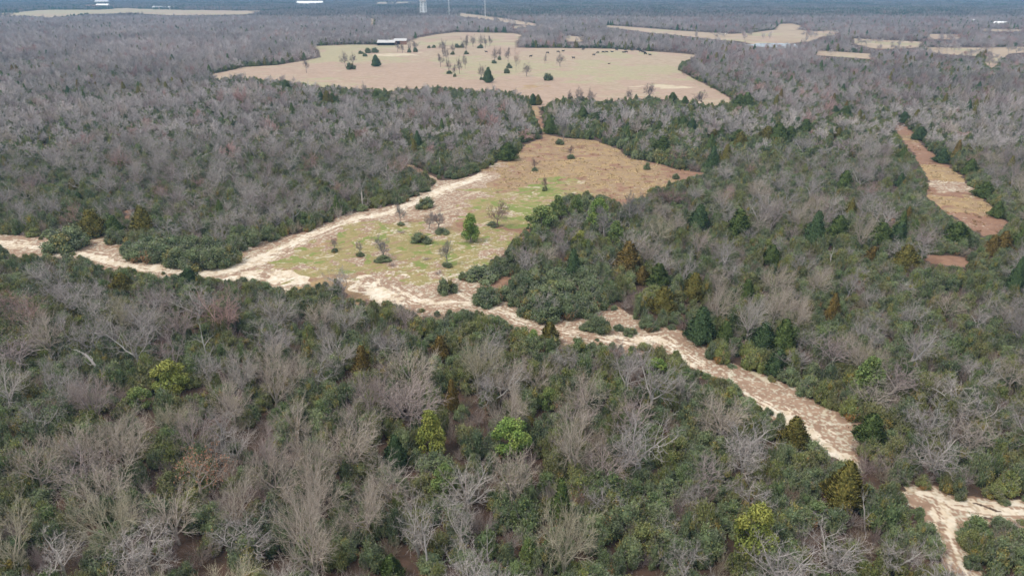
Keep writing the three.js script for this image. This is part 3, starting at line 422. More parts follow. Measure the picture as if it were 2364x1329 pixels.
// cedars: foot x, foot y, top, width
const CED = (rows, v) => rows.forEach(([x, y, t, w, label], i) => hero('cedar', Array.isArray(v) ? v[i % v.length] : v, 'plain', x, y, t, w, label));
CED([[1448, 632, 553, 60, 'bronze cedar beyond the big thicket'], [1481, 655, 612, 34, 'slim bronze cedar beside the larger bronze cedar'], [838, 862, 795, 40, 'bronze cedar behind the big tan elms'], [1016, 830, 772, 42, 'orange bronze cedar right of the tallest tan elm'], [1044, 945, 868, 32, 'narrow bronze cedar beside the tallest tan elm'], [1920, 735, 668, 30, 'narrow bronze cedar in the right-hand wood'], [2015, 600, 565, 38, 'bronze cedar left of the rust litter gap'], [2288, 585, 536, 36, 'bronze cedar at the lower end of the cleared strip'], [2313, 580, 528, 38, 'second bronze cedar at the lower end of the cleared strip']], 2);
CED([[1268, 790, 740, 46, 'compact dark cedar at the near edge of the track'], [1601, 690, 625, 54, 'olive cedar uphill of the sandy side patch'], [1530, 718, 655, 62, 'broad olive cedar right of the big thicket'], [1830, 1028, 955, 66, 'olive cedar on the near track edge'], [1942, 1170, 1060, 88, 'large olive cedar above the track fork'], [284, 672, 626, 52, 'dark olive cedar just below the left track'], [217, 542, 480, 62, 'largest cedar beside the left track'], [333, 538, 470, 48, 'olive cedar right of the small trail by the left track'], [2087, 620, 560, 62, 'broad olive cedar left of the rust litter gap'], [1862, 725, 688, 36, 'yellowish cedar among bare trees of the right-hand wood']], [1, 5, 5, 1, 5, 1, 5, 1, 5, 1]);
CED([[264, 540, 494, 42, 'smaller cedar between the two left track cedars'], [436, 650, 618, 44, 'dark cedar at the near edge of the left track bend'], [1518, 660, 604, 44, 'green cedar right of the bronze cedars'], [1616, 785, 698, 64, 'tall green cedar at the far edge of the track'], [1672, 790, 735, 42, 'green cedar right of the tall track cedar'], [1681, 712, 668, 36, 'green cedar behind the track cedars'], [1760, 805, 735, 62, 'big green cedar in the middle of the right-hand wood'], [1805, 810, 728, 56, 'tall green cedar beside the big green one'], [1793, 860, 800, 56, 'low green cedar near the far track edge'], [2005, 1018, 950, 66, 'bright green cedar beyond the widest part of the track'], [1780, 608, 560, 40, 'green cedar in the shrubs of the right-hand wood'], [1613, 530, 468, 46, 'tall green cedar below the clearing tip'], [1703, 548, 478, 50, 'tall yellow green cedar below the clearing tip'], [1878, 568, 482, 46, 'tall vine green cedar in the right-hand wood'], [1932, 552, 494, 50, 'leafy cedar beside the tall vine green one'], [2032, 560, 510, 50, 'cedar near the foot of the cleared strip'], [2073, 560, 506, 44, 'taller cedar near the foot of the cleared strip'], [2205, 560, 508, 60, 'cedar clump leaf mass below the cleared strip'], [2337, 680, 588, 32, 'narrow column cedar at the right photo edge'], [2352, 575, 525, 36, 'dark cedar at the right photo edge above the column cedar'], [1171, 368, 326, 46, 'dense dark cedar at the upper left clearing edge'], [1643, 396, 332, 32, 'tall dark cedar at the clearing tip'], [1528, 350, 310, 38, 'broad green cedar above the clearing thicket edge'], [915, 1080, 995, 56, 'dark green cedar left of the yellow green cone tree'], [905, 1345, 1280, 56, 'green cedar at the bottom photo edge'], [2271, 455, 416, 44, 'largest dark cedar along the right side of the strip'], [2173, 375, 340, 32, 'round dark cedar beside the strip'], [2238, 402, 362, 34, 'leaning dark cedar beside the strip'], [2123, 322, 290, 34, 'dark cedar pair member nearest the strip head'], [2140, 312, 282, 28, 'dark cedar pair member behind the strip head'], [2301, 500, 460, 30, 'dark cedar near the lower right end of the strip'], [2086, 282, 256, 30, 'dark cedar at the head of the strip']], [0, 3, 4, 3, 0, 0, 3, 0, 3, 0]);
CED([[1951, 268, 242, 30], [1926, 264, 242, 24], [1770, 326, 288, 40], [1795, 328, 280, 46], [1822, 326, 288, 36], [1857, 308, 272, 40], [1838, 300, 268, 30], [1936, 316, 292, 22], [1948, 440, 388, 38], [1910, 386, 368, 18], [2083, 372, 338, 26], [2078, 430, 396, 24], [1708, 338, 300, 30], [1706, 250, 214, 34], [1722, 252, 210, 36], [1346, 275, 244, 26], [1230, 242, 214, 20], [1242, 242, 216, 18], [1268, 308, 264, 28], [1553, 232, 211, 20], [1581, 238, 220, 16], [1384, 280, 256, 26], [1471, 308, 284, 24], [1486, 300, 272, 22], [1524, 304, 276, 20], [1576, 292, 266, 24], [1597, 302, 270, 26], [1648, 318, 296, 22], [1670, 314, 284, 26], [1702, 334, 296, 30], [1640, 350, 306, 24], [742, 240, 210, 22], [756, 242, 206, 26], [768, 238, 212, 22], [660, 206, 182, 18], [868, 228, 206, 18], [70, 314, 296, 14], [96, 330, 302, 16], [113, 404, 382, 20], [1173, 284, 262, 14], [582, 566, 540, 20], [182, 462, 442, 26], [170, 440, 410, 24], [1723, 690, 640, 40]], [0, 3, 1, 0, 4]);
// broad-leaved evergreens
H_('holly', 'plain', [[1182, 1048, 960, 84, 'bright green round-topped evergreen tree among tan elms', 0], [997, 1045, 938, 74, 'yellow green cone-shaped evergreen tree among tan elms', 4], [1736, 1296, 1164, 92, 'large yellow green evergreen tree below the track', 1], [396, 905, 830, 76, 'yellow green evergreen tree under a dead grey oak', 1], [322, 945, 895, 56, 'low yellow green evergreen tree near the broken snag', 5], [1514, 870, 822, 46, 'bright green rounded evergreen tree below the track bend', 0], [1267, 945, 893, 46, 'olive green evergreen tree behind the mauve elm', 5], [1287, 505, 446, 46, 'vine green evergreen tree at the clearing edge', 2], [1330, 500, 446, 40, 'second vine green evergreen tree at the clearing edge', 2], [1380, 530, 450, 60, 'tall vine green evergreen tree at the clearing edge', 3], [1420, 570, 505, 50, 'yellowish evergreen tree below the vine green trees', 2], [1220, 1300, 1240, 46, 'yellow green evergreen tree near the bottom photo edge', 2], [1250, 530, 470, 70, 'dark leafy evergreen tree closing off the clearing', 5]]);
// big tan elms in front
H_('elm', 'mauve', [[945, 985, 835, 200, 'tallest broad mauve elm at the centre of the near wood', 0], [1322, 985, 893, 120, 'dusky mauve elm just behind the broad tan elm', 1], [860, 965, 838, 110, 'mauve elm left of the tallest elm', 2], [935, 760, 700, 90, 'mauve elm at the near clearing edge', 3]]);
H_('elm', 'tan', [[945, 900, 778, 160, 'broad tan elm right behind the tallest mauve elm', 1], [1325, 1100, 930, 160, 'broad pale tan elm left of the dark shrubs', 2], [1182, 1000, 880, 140, 'rounded tan elm behind the bright green evergreen', 3], [1192, 1170, 1028, 160, 'tan elm with brush-like upright branches', 4], [820, 1085, 942, 170, 'wide tan elm left of the yellow green cone tree', 0], [690, 1010, 900, 120, 'tan elm left of the wide tan elm', 1], [855, 1245, 1095, 170, 'wide tan elm near the pale gnarled oaks', 3], [300, 1100, 960, 160, 'wide tan elm in the lower left wood', 4], [545, 990, 870, 130, 'tan elm beside the yellow green evergreen', 2]]);
[[1012, 629, 621, 30], [905, 612, 604, 34], [1005, 500, 494, 26], [925, 536, 530, 30], [1160, 520, 513, 24], [985, 596, 590, 26]].forEach(([x, y, t, w], i) => hero('twiggy', i, 'mauve', x, y, t, w, ['low heap of dead brush near the lone round shrub', 'low heap of dead brush on brown litter in the clearing', 'low heap of dead brush by the track in the upper clearing', 'low heap of dead brush above the westernmost shrubs', 'low heap of dead brush under the reddish brown clearing tree', 'low heap of dead brush in the middle of the clearing'][i]));
hero('brown', 0, 'tan', 465, 1160, 1015, 150, 'pinkish oak still holding brown leaves in the lower left wood');
hero('brown', 1, 'plain', 1191, 166, 104, 22, 'tall narrow oak with rust brown leaves in the pasture');
H_('oak', 'pale', [[968, 1285, 1125, 110, 'pale gnarled oak at the bottom centre', 0], [1065, 1260, 1135, 120, 'pale spreading oak right of the gnarled oak', 2], [350, 1320, 1175, 170, 'pale spreading oak near the bottom left', 4], [150, 1345, 1220, 150, 'pale oak at the bottom left corner', 1], [1570, 930, 850, 90, 'slender pale oak just below the track bend', 3], [2050, 1340, 1230, 130, 'pale twisted oak at the bottom right', 5], [2190, 950, 860, 130, 'pale spreading oak in the right-hand shrubs', 1]]);
H_('dead', 'plain', [[1998, 1228, 1108, 50, 'slim white dead tree leaning beside the olive cedar', 1, { lean: 0.16 }], [985, 1318, 1168, 80, 'white dead tree at the bottom centre', 0], [238, 868, 782, 60, 'broken white snag leaning to the upper left', 3, { lean: 0.5 }], [480, 835, 728, 70, 'white dead tree in the left wood', 2], [253, 900, 868, 12, 'short white dead stub in the left wood', 3], [1915, 620, 560, 36, 'white dead tree among right-hand shrubs', 0], [1125, 1300, 1200, 40, 'thin white dead tree near the bottom photo edge', 1], [836, 480, 424, 26, 'white dead tree at the edge of the left wood', 3], [1015, 392, 350, 14, 'thin white dead pole at the upper left clearing edge', 3]]);
// pasture
H_('oak', 'mauve', [[797, 153, 115, 26, 'leaning bare oak west of the pasture cedar', 0, { lean: 0.25 }], [815, 150, 117, 22, 'bare oak standing in the pasture shrub'], [918, 120, 96, 14, 'slim bare oak right of the long barn'], [929, 122, 95, 14, 'second slim bare oak in front of the rusty barn'], [945, 119, 94, 12, 'third slim bare oak in front of the barns'], [959, 118, 86, 24, 'tall bare oak right of the barns'], [1017, 154, 121, 22, 'bare oak at the left of the pasture grove'], [1021, 120, 86, 24, 'bare oak at the back of the pasture grove'], [1031, 142, 98, 22, 'dense bare oak in the middle of the pasture grove'], [1036, 168, 128, 18, 'bare oak rising from a shrub in the pasture grove'], [1050, 176, 145, 14, 'small bare oak at the front of the pasture grove'], [1061, 170, 124, 18, 'slim bare oak at the right of the pasture grove'], [1074, 158, 120, 16, 'slim leaning bare oak right of the pasture grove'], [1045, 125, 94, 16, 'bare oak behind the pasture grove'], [1076, 123, 77, 24, 'tall bare oak before the upper pasture'], [1092, 108, 77, 18, 'bare oak at the hedge end, first of four'], [1109, 108, 76, 18, 'bare oak at the hedge end, second of four'], [1121, 110, 78, 16, 'bare oak at the hedge end, third of four'], [1131, 107, 80, 14, 'bare oak at the hedge end, fourth of four'], [1111, 182, 142, 20, 'bare oak just left of the rounded pasture cedar'], [1141, 144, 104, 20, 'bare oak with a shrub at its foot, mid pasture'], [1153, 136, 103, 14, 'slim bare oak with a shrub behind mid pasture'], [1173, 144, 106, 18, 'bare oak above two round pasture shrubs'], [1216, 176, 140, 26, 'round-headed bare oak right of the brown-leaved oak'], [1258, 148, 119, 9, 'narrow pole-like bare tree in the pasture'], [1293, 153, 117, 26, 'bare oak standing alone near the cows'], [707, 168, 129, 18, 'bare oak alone at the left end of the pasture'], [1314, 238, 203, 18, 'small bare oak on the near pasture edge'], [1339, 240, 196, 28, 'bare oak on the near pasture edge'], [1364, 240, 198, 26, 'dense bare oak on the near pasture edge'], [1497, 228, 190, 40, 'forked bare oak behind a round shrub on the pasture edge'], [1452, 234, 199, 22, 'slim bare oak on the near pasture edge by the forked one'], [1623, 243, 205, 44, 'leaning bare oak at the near right pasture corner', 2, { lean: 0.3 }]]);
H_('shrub', 'plain', [[810, 160, 143, 24, 'round shrub under the leaning pasture oaks'], [833, 124, 115, 14, 'small shrub left of the barn shrubs'], [849, 122, 108, 20, 'dark shrub in front of the long barn'], [866, 121, 108, 20, 'dark shrub with a bare limb before the long barn'], [842, 130, 121, 13, 'small round shrub below the barn shrubs'], [945, 121, 109, 10, 'shrub at the foot of the third slim barn oak'], [959, 120, 107, 12, 'shrub at the foot of the tall barn oak'], [990, 111, 104, 9, 'left of two round shrubs in the pasture centre'], [1001, 110, 102, 12, 'right of two round shrubs in the pasture centre'], [1037, 170, 161, 16, 'shrub at the grove front left'], [1050, 177, 168, 9, 'tiny shrub at the grove front'], [1045, 126, 117, 11, 'shrub behind the pasture grove'], [1076, 125, 116, 13, 'shrub below the tall oak before the upper pasture'], [1055, 110, 99, 13, 'left dark shrub behind the grove'], [1066, 110, 100, 13, 'right dark shrub behind the grove'], [1109, 111, 100, 15, 'round shrub among the hedge end oaks'], [1111, 184, 176, 9, 'tiny shrub left of the rounded pasture cedar'], [1141, 146, 137, 14, 'shrub at the foot of the mid pasture oak'], [1153, 138, 128, 12, 'shrub behind the mid pasture oak'], [1175, 157, 144, 15, 'upper of two round shrubs by the brown-leaved oak'], [1170, 169, 155, 15, 'lower of two round shrubs by the brown-leaved oak'], [1266, 185, 167, 26, 'ragged shrub alone in the pasture'], [1496, 237, 217, 36, 'round dark shrub on the near pasture edge']]);
CED([[868, 153, 124, 20, 'green cedar alone in the left of the pasture'], [1127, 190, 152, 23, 'rounded green cedar in the middle of the pasture']], 3);
const LANDMARK = [];
plants.forEach((p) => { if (p.label && toPx(p.x, 0, p.z)[1] > 245) { const m = p.label.match(/^(.*)$/)[1]; LANDMARK.push([...toPx(p.x, p.h * 0.6, p.z).slice(0, 2), m]); } });

// ---- the woods, sown over the ground by how thick each kind stands
const ROWS = [130, 200, 270, 350, 450, 550, 650, 750, 850, 950, 1100, 1329];
const BARE = ['999999999999', '999999999999', '999765556789', '889876456679', '699865566778', '668865666776', '655557655676', '666665446666', '666764555567', '557797545567', '488988766446', '578888765444'];
const ELM = ['000000000000', '000000000000', '000000000001', '000000000001', '000000001111', '000000012222', '000000112333', '112210012333', '223554223222', '346887543222', '588898643111', '577888543111'];
function look(map, px, py) { let r = ROWS.findIndex((y) => py < y); if (r < 0) r = ROWS.length - 1; const c = clamp(Math.floor(px / 197), 0, 11); return +map[r][c] / 9; }
const sow = rnd(4242);
function blocked(x, z, r, h, crownAt, give = 0) {
  if (give > 90) { const q = toPx(x, 0, z); if (!within(PASTURE, q[0], q[1]) && !within(CLEARING, q[0], q[1])) return vn(x * 0.02 + 5, z * 0.03) < (q[0] > 1850 ? 0.42 : 0.55); }
  const side = r * 0.8;
  for (const [ox, oy] of [[0, 0], [-side * 0.7, 0.25], [side * 0.7, 0.25], [-side, crownAt], [side, crownAt], [0, 1], [0, 0.5], [-side * 0.6, 0.85], [side * 0.6, 0.85]]) { const q = toPx(x + ox, oy * h, z); if (open(q[0], q[1] + (give > 90 ? 4 : oy >= 0.5 ? give : 0))) return true; }
  const q = toPx(x, 0, z + r * 0.8); return open(q[0], q[1]);
}
// keep the view of the plants that were read off the photo: nothing sown may stand right in front of one
const guard = new Map();
plants.forEach((p) => { const a = toPx(p.x, 0, p.z), b = toPx(p.x, p.h, p.z), w = p.r / a[2] * FPX; p.solid = ['cedar', 'holly', 'shrub'].includes(p.kind); p.box = [a[0] - w * 0.75, a[0] + w * 0.75, b[1], lerp(b[1], a[1], p.solid ? 0.7 : 0.5), a[2], p.solid]; for (let i = Math.floor(p.box[0] / 80); i <= Math.floor(p.box[1] / 80); i++) for (let j = Math.floor(p.box[2] / 80); j <= Math.floor(p.box[3] / 80); j++) { const k = i * 1000 + j; (guard.get(k) ?? guard.set(k, []).get(k)).push(p.box); } });
function hides(x, z, r, h, low) {
  for (const [ox, oy] of low ? [[0, 1], [-0.5, 0.85], [0.5, 0.85]] : [[0, 0.98], [-0.75, 0.75], [0.75, 0.75], [0, 0.6], [-0.4, 0.9], [0.4, 0.9]]) {
    const q = toPx(x + ox * r, oy * h, z), l = guard.get(Math.floor(q[0] / 80) * 1000 + Math.floor(q[1] / 80));
    if (l) for (const b of l) if ((b[5] || !low) && q[2] < b[4] + 1 && q[0] > b[0] && q[0] < b[1] && q[1] > b[2] && q[1] < b[3]) return true;
  }
  return false;
}
const inView = (x, z, m = 150) => { const q = toPx(x, 2, z); return q[2] > 20 && q[0] > -m && q[0] < PW + m && q[1] < PH + 230; };
function sowBand(d0, d1, step, make) {
  for (let z = -d0; z > -d1; z -= step) { const half = (-z * CP + EYE * SP) * (PW / 2 + 170) / FPX; for (let x = -half; x < half; x += step) make(x + (sow() - 0.5) * step, z + (sow() - 0.5) * step); }
}
const toneOf = (px, py, elm) => { const k = sow(); if (elm) return k < 0.5 ? 'tan' : k < 0.7 ? 'ash' : k < 0.85 ? 'mauve' : 'olive'; if (px > 1550 && py < 260) return k < 0.14 ? 'red' : k < 0.4 ? 'mauve' : 'ash'; return k < 0.05 ? 'red' : k < 0.2 ? 'mauve' : k < 0.34 ? 'pale' : k < 0.42 ? 'tan' : 'ash'; };
// evergreens first, then leafless trees, then shrubs under and between
sowBand(34, 1290, 8, (x, z) => {
  const [px, py] = toPx(x, 0, z); if (!inView(x, z)) return;
  const rate = (px > 1230 && px < 2364 && py > 240 && py < 900 ? 0.085 : px > 1230 ? 0.025 : 0.018) + (fb(x * 0.02, z * 0.02 + 80) > 0.6 ? 0.07 : 0) + (-z > 330 && fb(x * 0.011 + 7, z * 0.016 + 20) > 0.56 ? 0.22 : 0) + (-z > 330 && px > 1850 ? 0.05 : 0);
  if (sow() > rate) return;
  const v = Math.floor(sow() * 6), h = (3.8 + sow() * 3.4) * (-z > 330 ? 1.08 : 1), r = h * 0.27;
  if (crowd(x, z, r * 0.6, [0]) || blocked(x, z, r, h, 0.3, py > 170 ? sow() ** 2 * 10 : 3) || hides(x, z, r, h, false)) return;
  const farC = -z > 330, hol = -z < 140 && sow() < 0.3, k = hol ? 'holly' : 'cedar', pr = P[k][v];
  put({ kind: k, v, tone: 'plain', x, z, s: [h / pr.h, h / pr.h, h / pr.h], turn: sow() * 6.28, r: pr.r * h / pr.h, h, layer: 0, space: r * 0.55, far: farC });
});
sowBand(32, 1300, 2.3, (x, z) => {
  if (!inView(x, z)) return;
  const [px, py] = toPx(x, 0, z), bare = look(BARE, px, py) * (0.55 + 0.9 * fb(x * 0.05 + 3, z * 0.05));
  const mid = -z > 150;
  if (sow() > bare * (mid ? 0.55 : 0.36 + 0.2 * look(ELM, px, py))) return;
  const isElm = sow() < look(ELM, px, py) * 0.75, far = -z > 210, h = ((isElm ? 6.8 : 6.0) + sow() * 3.4 - (sow() < (px > 1200 && !isElm ? 0.6 : 0.3) ? 2.4 : 0)) * (mid ? 0.72 + 0.56 * fb(x * 0.018 + 60, z * 0.018) : 1), kind = isElm && !far ? 'elm' : 'oak', list = far ? P.oakMid : P[kind], v = Math.floor(sow() * list.length), pr = list[v], k = h / pr.h, wide = Math.min(1.1, (isElm ? 3.5 : 4.1) / (pr.r * k)), r = pr.r * k * wide;
  if (crowd(x, z, (mid ? 1.75 : 1.15 - 0.25 * look(ELM, px, py)) + (1 - bare) * 1.0 + sow() * 0.8, [0]) || blocked(x, z, r, h, 0.7, py > 300 ? sow() ** 3 * 20 : py > 170 ? sow() ** 2 * 24 : sow() < (px > 1850 ? 0.06 : 0.02) ? 99 : sow() ** 2 * 6) || hides(x, z, r, h, false)) return;
  put({ kind, v, tone: toneOf(px, py, isElm), x, z, lean: (sow() - 0.5) * 0.34, s: [k * wide * (0.8 + sow() * 0.4), k, k * wide * (0.8 + sow() * 0.4)], turn: sow() * 6.28, r, h, layer: 0, space: (mid ? 2.1 : 1.7) + sow() * 0.7, far });
});
sowBand(32, 520, 1.75, (x, z) => {
  if (!inView(x, z)) return;
  const [px, py] = toPx(x, 0, z), bare = look(BARE, px, py), dense = clamp(1.3 - bare * 0.6, 0.45, 1) * (0.8 + 0.5 * fb(x * 0.06 + 30, z * 0.06 + 4));
  if (sow() > dense * (-z > 210 ? 0.7 : 0.95)) return;
  const tw = sow() < (0.16 + look(ELM, px, py) * 0.1), far = -z > 210, kind = tw && !far ? 'twiggy' : 'shrub', list = far ? P.shrubMid : P[kind], v = Math.floor(sow() * list.length), pr = list[v]; let h = 1.6 + sow() * 2.0 + (sow() < 0.15 ? 1 : 0), r = (1.0 + sow() * 1.0);
  if (crowd(x, z, r * 0.36, [1])) return;
  const give = -z < 170 ? 4 : 2 + sow() ** 2 * 12;
  for (let k = 0; blocked(x, z, r, h, 0.5, give); k++) { if (far || k > 2) return; h *= 0.64; r *= 0.74; }
  if (hides(x, z, r, h, true)) return;
  put({ kind, v, tone: kind === 'twiggy' ? ['mauve', 'tan', 'olive', 'pale', 'ash'][Math.floor(sow() * 5)] : 'plain', x, z, s: [r / pr.r, h / pr.h, r / pr.r], turn: sow() * 6.28, r, h, layer: 1, space: r * 0.36, far });
});

// dark evergreen skirts along the far sides of the pasture and fields
sowBand(330, 2100, 3.6, (x, z) => {
  const a = toPx(x, 0, z), b = toPx(x, 0, z + 7 + -z * 0.004); if (a[0] < -100 || a[0] > PW + 100 || open(a[0], a[1]) || !open(b[0], b[1])) return;
  if (vn(x * 0.03 + 8, z * 0.02) < 0.34) return;
  const tall = sow() < 0.2, h = tall ? 4.5 + sow() * 3 : 2.2 + sow() * 2, r = tall ? h * 0.27 : 1.6 + sow(), list = tall ? P.cedarFar : P.shrubMid, v = Math.floor(sow() * list.length), pr = list[v];
  if (blocked(x, z, r * 0.5, h * 0.2, 0.5, 2)) return;
  put({ kind: tall ? 'cedar' : 'shrub', v, tone: 'plain', x, z, s: [r / pr.r, h / pr.h, r / pr.r], turn: sow() * 6.28, r, h, layer: 1, space: r * 0.4, far: true });
});
// ---- who stands as a thing of its own: the 300 of each kind that show largest
const WORDS = ['nearest', 'second', 'third', 'fourth', 'fifth', 'sixth', 'seventh', 'eighth', 'ninth', 'tenth', 'eleventh', 'twelfth', 'thirteenth', 'fourteenth', 'fifteenth', 'sixteenth', 'seventeenth', 'eighteenth', 'nineteenth', 'twentieth'];
const MARKS = [[1033, 658, 'lone round shrub on sand'], [1087, 520, 'bright cone-shaped clearing evergreen'], [1290, 690, 'big rounded thicket'], [1448, 590, 'bronze cedar beyond the thicket'], [1268, 765, 'compact cedar at the track'], [2200, 1172, 'track fork'], [1736, 1230, 'large yellow green evergreen'], [1998, 1165, 'slim white dead tree'], [1182, 1005, 'bright round-topped evergreen'], [997, 990, 'yellow green cone tree'], [985, 1240, 'white dead tree, bottom centre'], [217, 510, 'largest left track cedar'], [1240, 280, 'trail above the clearing'], [2085, 300, 'head of the cleared strip'], [2290, 520, 'foot of the cleared strip'], [0, 1329, 'bottom left photo corner'], [2364, 1329, 'bottom right photo corner'], [0, 840, 'left photo edge middle'], [2364, 860, 'right photo edge middle'], [1640, 400, 'clearing tip'], [205, 815, 'broken white snag'], [396, 868, 'yellow green tree by the snag'], [480, 780, 'white dead tree, left wood'], [284, 650, 'cedar below the left track'], [2005, 985, 'bright cedar past the wide track'], [1942, 1110, 'olive cedar above the fork'], [465, 1080, 'pinkish brown-leaved oak'], [1325, 1010, 'broad pale tan elm'], [945, 900, 'tallest mauve elm'], [1616, 740, 'tall green track cedar'], [1770, 770, 'big green right-hand cedars'], [2120, 600, 'rust litter gap'], [660, 1260, 'bottom photo edge, left of centre'], [1500, 1260, 'bottom photo edge, right of centre'], [600, 420, 'middle of the upper left wood'], [250, 300, 'far upper left wood'], [1171, 345, 'dense cedar left of the clearing'], [450, 590, 'rounded thicket past the left track'], [1520, 960, 'shrubs below the track bend'], [2100, 800, 'middle of the right-hand shrubs'], [1850, 340, 'cedar cluster above right'], [820, 300, 'wood below the pasture'], [700, 740, 'wood below the clearing']];
const sizeOf = (p) => p.r / toPx(p.x, p.h / 2, p.z)[2];
const byKind = {};
for (const p of plants) { const q = toPx(p.x, p.h * 0.6, p.z); p.px = q[0]; p.py = q[1]; p.seen = q[0] > 5 && q[0] < PW - 5 && q[1] > 3 && q[1] < PH - 5; (byKind[p.kind] ??= []).push(p); }
for (const k in byKind) { const l = byKind[k].filter((p) => p.hero || p.seen).sort((a, b) => (b.hero ? 9 : 0) + sizeOf(b) - (a.hero ? 9 : 0) - sizeOf(a)); l.slice(0, 300).forEach((p) => { p.thing = true; if (p.far) { p.far = false; p.v %= P[p.kind].length; const pr = P[p.kind][p.v]; p.s = p.kind === 'shrub' ? [p.r / pr.r, p.h / pr.h, p.r / pr.r] : p.s.map(() => p.h / pr.h); } }); }
{ // each label names the look and the closest landmark, and counts outwards from it
  const lists = {};
  for (const p of plants) if (p.thing && !p.label) {
    let best = null, bd = 1e9; for (const m of MARKS) { const d = Math.hypot(m[0] - p.px, (m[1] - p.py) * 1.3); if (d < bd) { bd = d; best = m; } }
    const dx = p.px - best[0], dy = (p.py - best[1]) * 1.3, side = Math.abs(dx) > Math.abs(dy) ? (dx < 0 ? 'left of' : 'right of') : dy < 0 ? 'above' : 'below';
    const w = KIND[p.kind], big = p.h > (p.layer ? 3 : 8.4) ? 'tall ' : p.h < (p.layer ? 2.1 : 5.5) ? 'small ' : '';
    const what = p.kind === 'cedar' ? ['green', 'olive', 'bronze', 'dark green', 'slim green', 'broad olive'][p.v] + ' cedar' : p.kind === 'holly' ? ['bright green', 'yellow green', 'mid green', 'bright green', 'yellow green', 'mid green'][p.v] + ' evergreen tree' : p.kind === 'shrub' ? 'evergreen shrub' : `${LOOK[p.tone]} ${w[2]}`.trim();
    p.look = big + what; p.mark = `${side} the ${best[2]}`; (lists[`${p.look}|${p.mark}`] ??= []).push([bd, p]);
  }
  for (const k in lists) lists[k].sort((a, b) => a[0] - b[0]).forEach(([, p], i) => { p.label = `${p.look}, ${WORDS[i] ?? `number ${i + 1}`} ${p.mark}`; });
}
const GROUPS = { pastureOak: 'bare oaks in and round the pasture', oak: 'bare oaks of the wood', elm: 'bare elms of the wood', shrub: 'evergreen shrubs of the understorey', cedar: 'cedars among the bare trees', holly: 'broad-leaved evergreens among the bare trees', dead: 'white dead trees', brown: 'oaks holding brown leaves', twiggy: 'leafless bushes of the understorey' };
const lots = new Map();
const M4 = new THREE.Matrix4(), QT = new THREE.Quaternion(), EU = new THREE.Euler(), tintR = rnd(515);
for (const p of plants) {
  const y = groundY(p.x, p.z) - 0.04, lodOf = p.far ? (p.kind === 'shrub' ? 'shrubMid' : p.kind === 'cedar' ? 'cedarFar' : -p.z > 520 ? 'oakFar' : 'oakMid') : p.kind, pr = P[lodOf];
  const v = p.v % pr.length, tone = TONES[p.tone], turn = p.turn;
  if (p.thing) {
    const g = new THREE.Group(); g.name = numbered(KIND[p.kind][0]); g.position.set(p.x, y, p.z); g.rotation.set(0, turn, p.lean ? p.lean : 0, 'ZYX'); g.scale.set(...p.s);
    for (const [n, geo, m] of pr[v].parts) { const q = part(n, geo, m === 'bark' ? vmat('bark', ...tone) : vmat('leaf', ...tintOf(p)), g); if (n === 'stems') q.userData.kind = 'stuff'; }
    tag(g, p.label, KIND[p.kind][1], p.group ?? GROUPS[p.kind]); scene.add(g);
  } else {
    const key = `${lodOf}:${v}`;
    (lots.get(key) ?? lots.set(key, []).get(key)).push([p, y, pr[v]]);
  }
}
const STUFF = {
  shrub: ['undergrowth', 'dark evergreen undergrowth filling the wood floor', 'undergrowth'], shrubMid: ['undergrowth', 'dark evergreen undergrowth of the farther wood', 'undergrowth'], oak: ['woodland', 'grey leafless woodland between the near trees', 'woodland'], elm: ['woodland', 'tan leafless woodland between the near trees', 'woodland'], oakMid: ['woodland', 'grey leafless woodland round the clearing and pasture', 'woodland'], oakFar: ['woodland', 'grey leafless woodland behind the pasture', 'woodland'], twiggy: ['brushwood', 'leafless brush on the wood floor', 'brushwood'], cedarFar: ['evergreen_woodland', 'dark evergreens clumped in the distant woods', 'woodland'], cedar: ['evergreen_woodland', 'scattered cedars in the far woods', 'woodland'], holly: ['evergreen_woodland', 'leafy evergreens hidden in the near wood', 'woodland'] };
const stuffRoots = {};
function stuffRoot(k) { if (!stuffRoots[k]) { const g = new THREE.Group(), [n, l, c] = STUFF[k]; g.name = numbered(n); tag(g, l, c, null, 'stuff'); scene.add(g); stuffRoots[k] = g; } return stuffRoots[k]; }
for (const [key, list] of lots) {
  const k = key.split(':')[0], root = stuffRoot(k);
  for (const [n, geo, m] of list[0][2].parts) {
    const im = shadowed(new THREE.InstancedMesh(geo, m === 'bark' ? vmat('bark') : vmat('leaf'), list.length)); im.name = n === 'crown' ? 'crowns' : n === 'trunk' ? 'trunks' : n;
    list.forEach(([p, y, pr], i) => {
      EU.set(0, p.turn, p.lean ?? 0, 'ZYX'); QT.setFromEuler(EU); EU.order = 'XYZ'; M4.compose(V(p.x, y, p.z), QT, V(...p.s)); im.setMatrixAt(i, M4);
      const t = m === 'bark' ? TONES[p.tone] : tintOf(p), b = 0.84 + (((p.x * 3.7 + p.z * 51.3) % 1) + 1) % 1 * 0.32 + (m === 'bark' ? (fb(p.x * 0.02 + 9, p.z * 0.02) - 0.5) * 0.7 : 0); im.setColorAt(i, new THREE.Color().setRGB(t[0] * b, t[1] * b, t[2] * b));
    });
    tag(im, null, null, null, 'stuff'); root.add(im);
  }
}
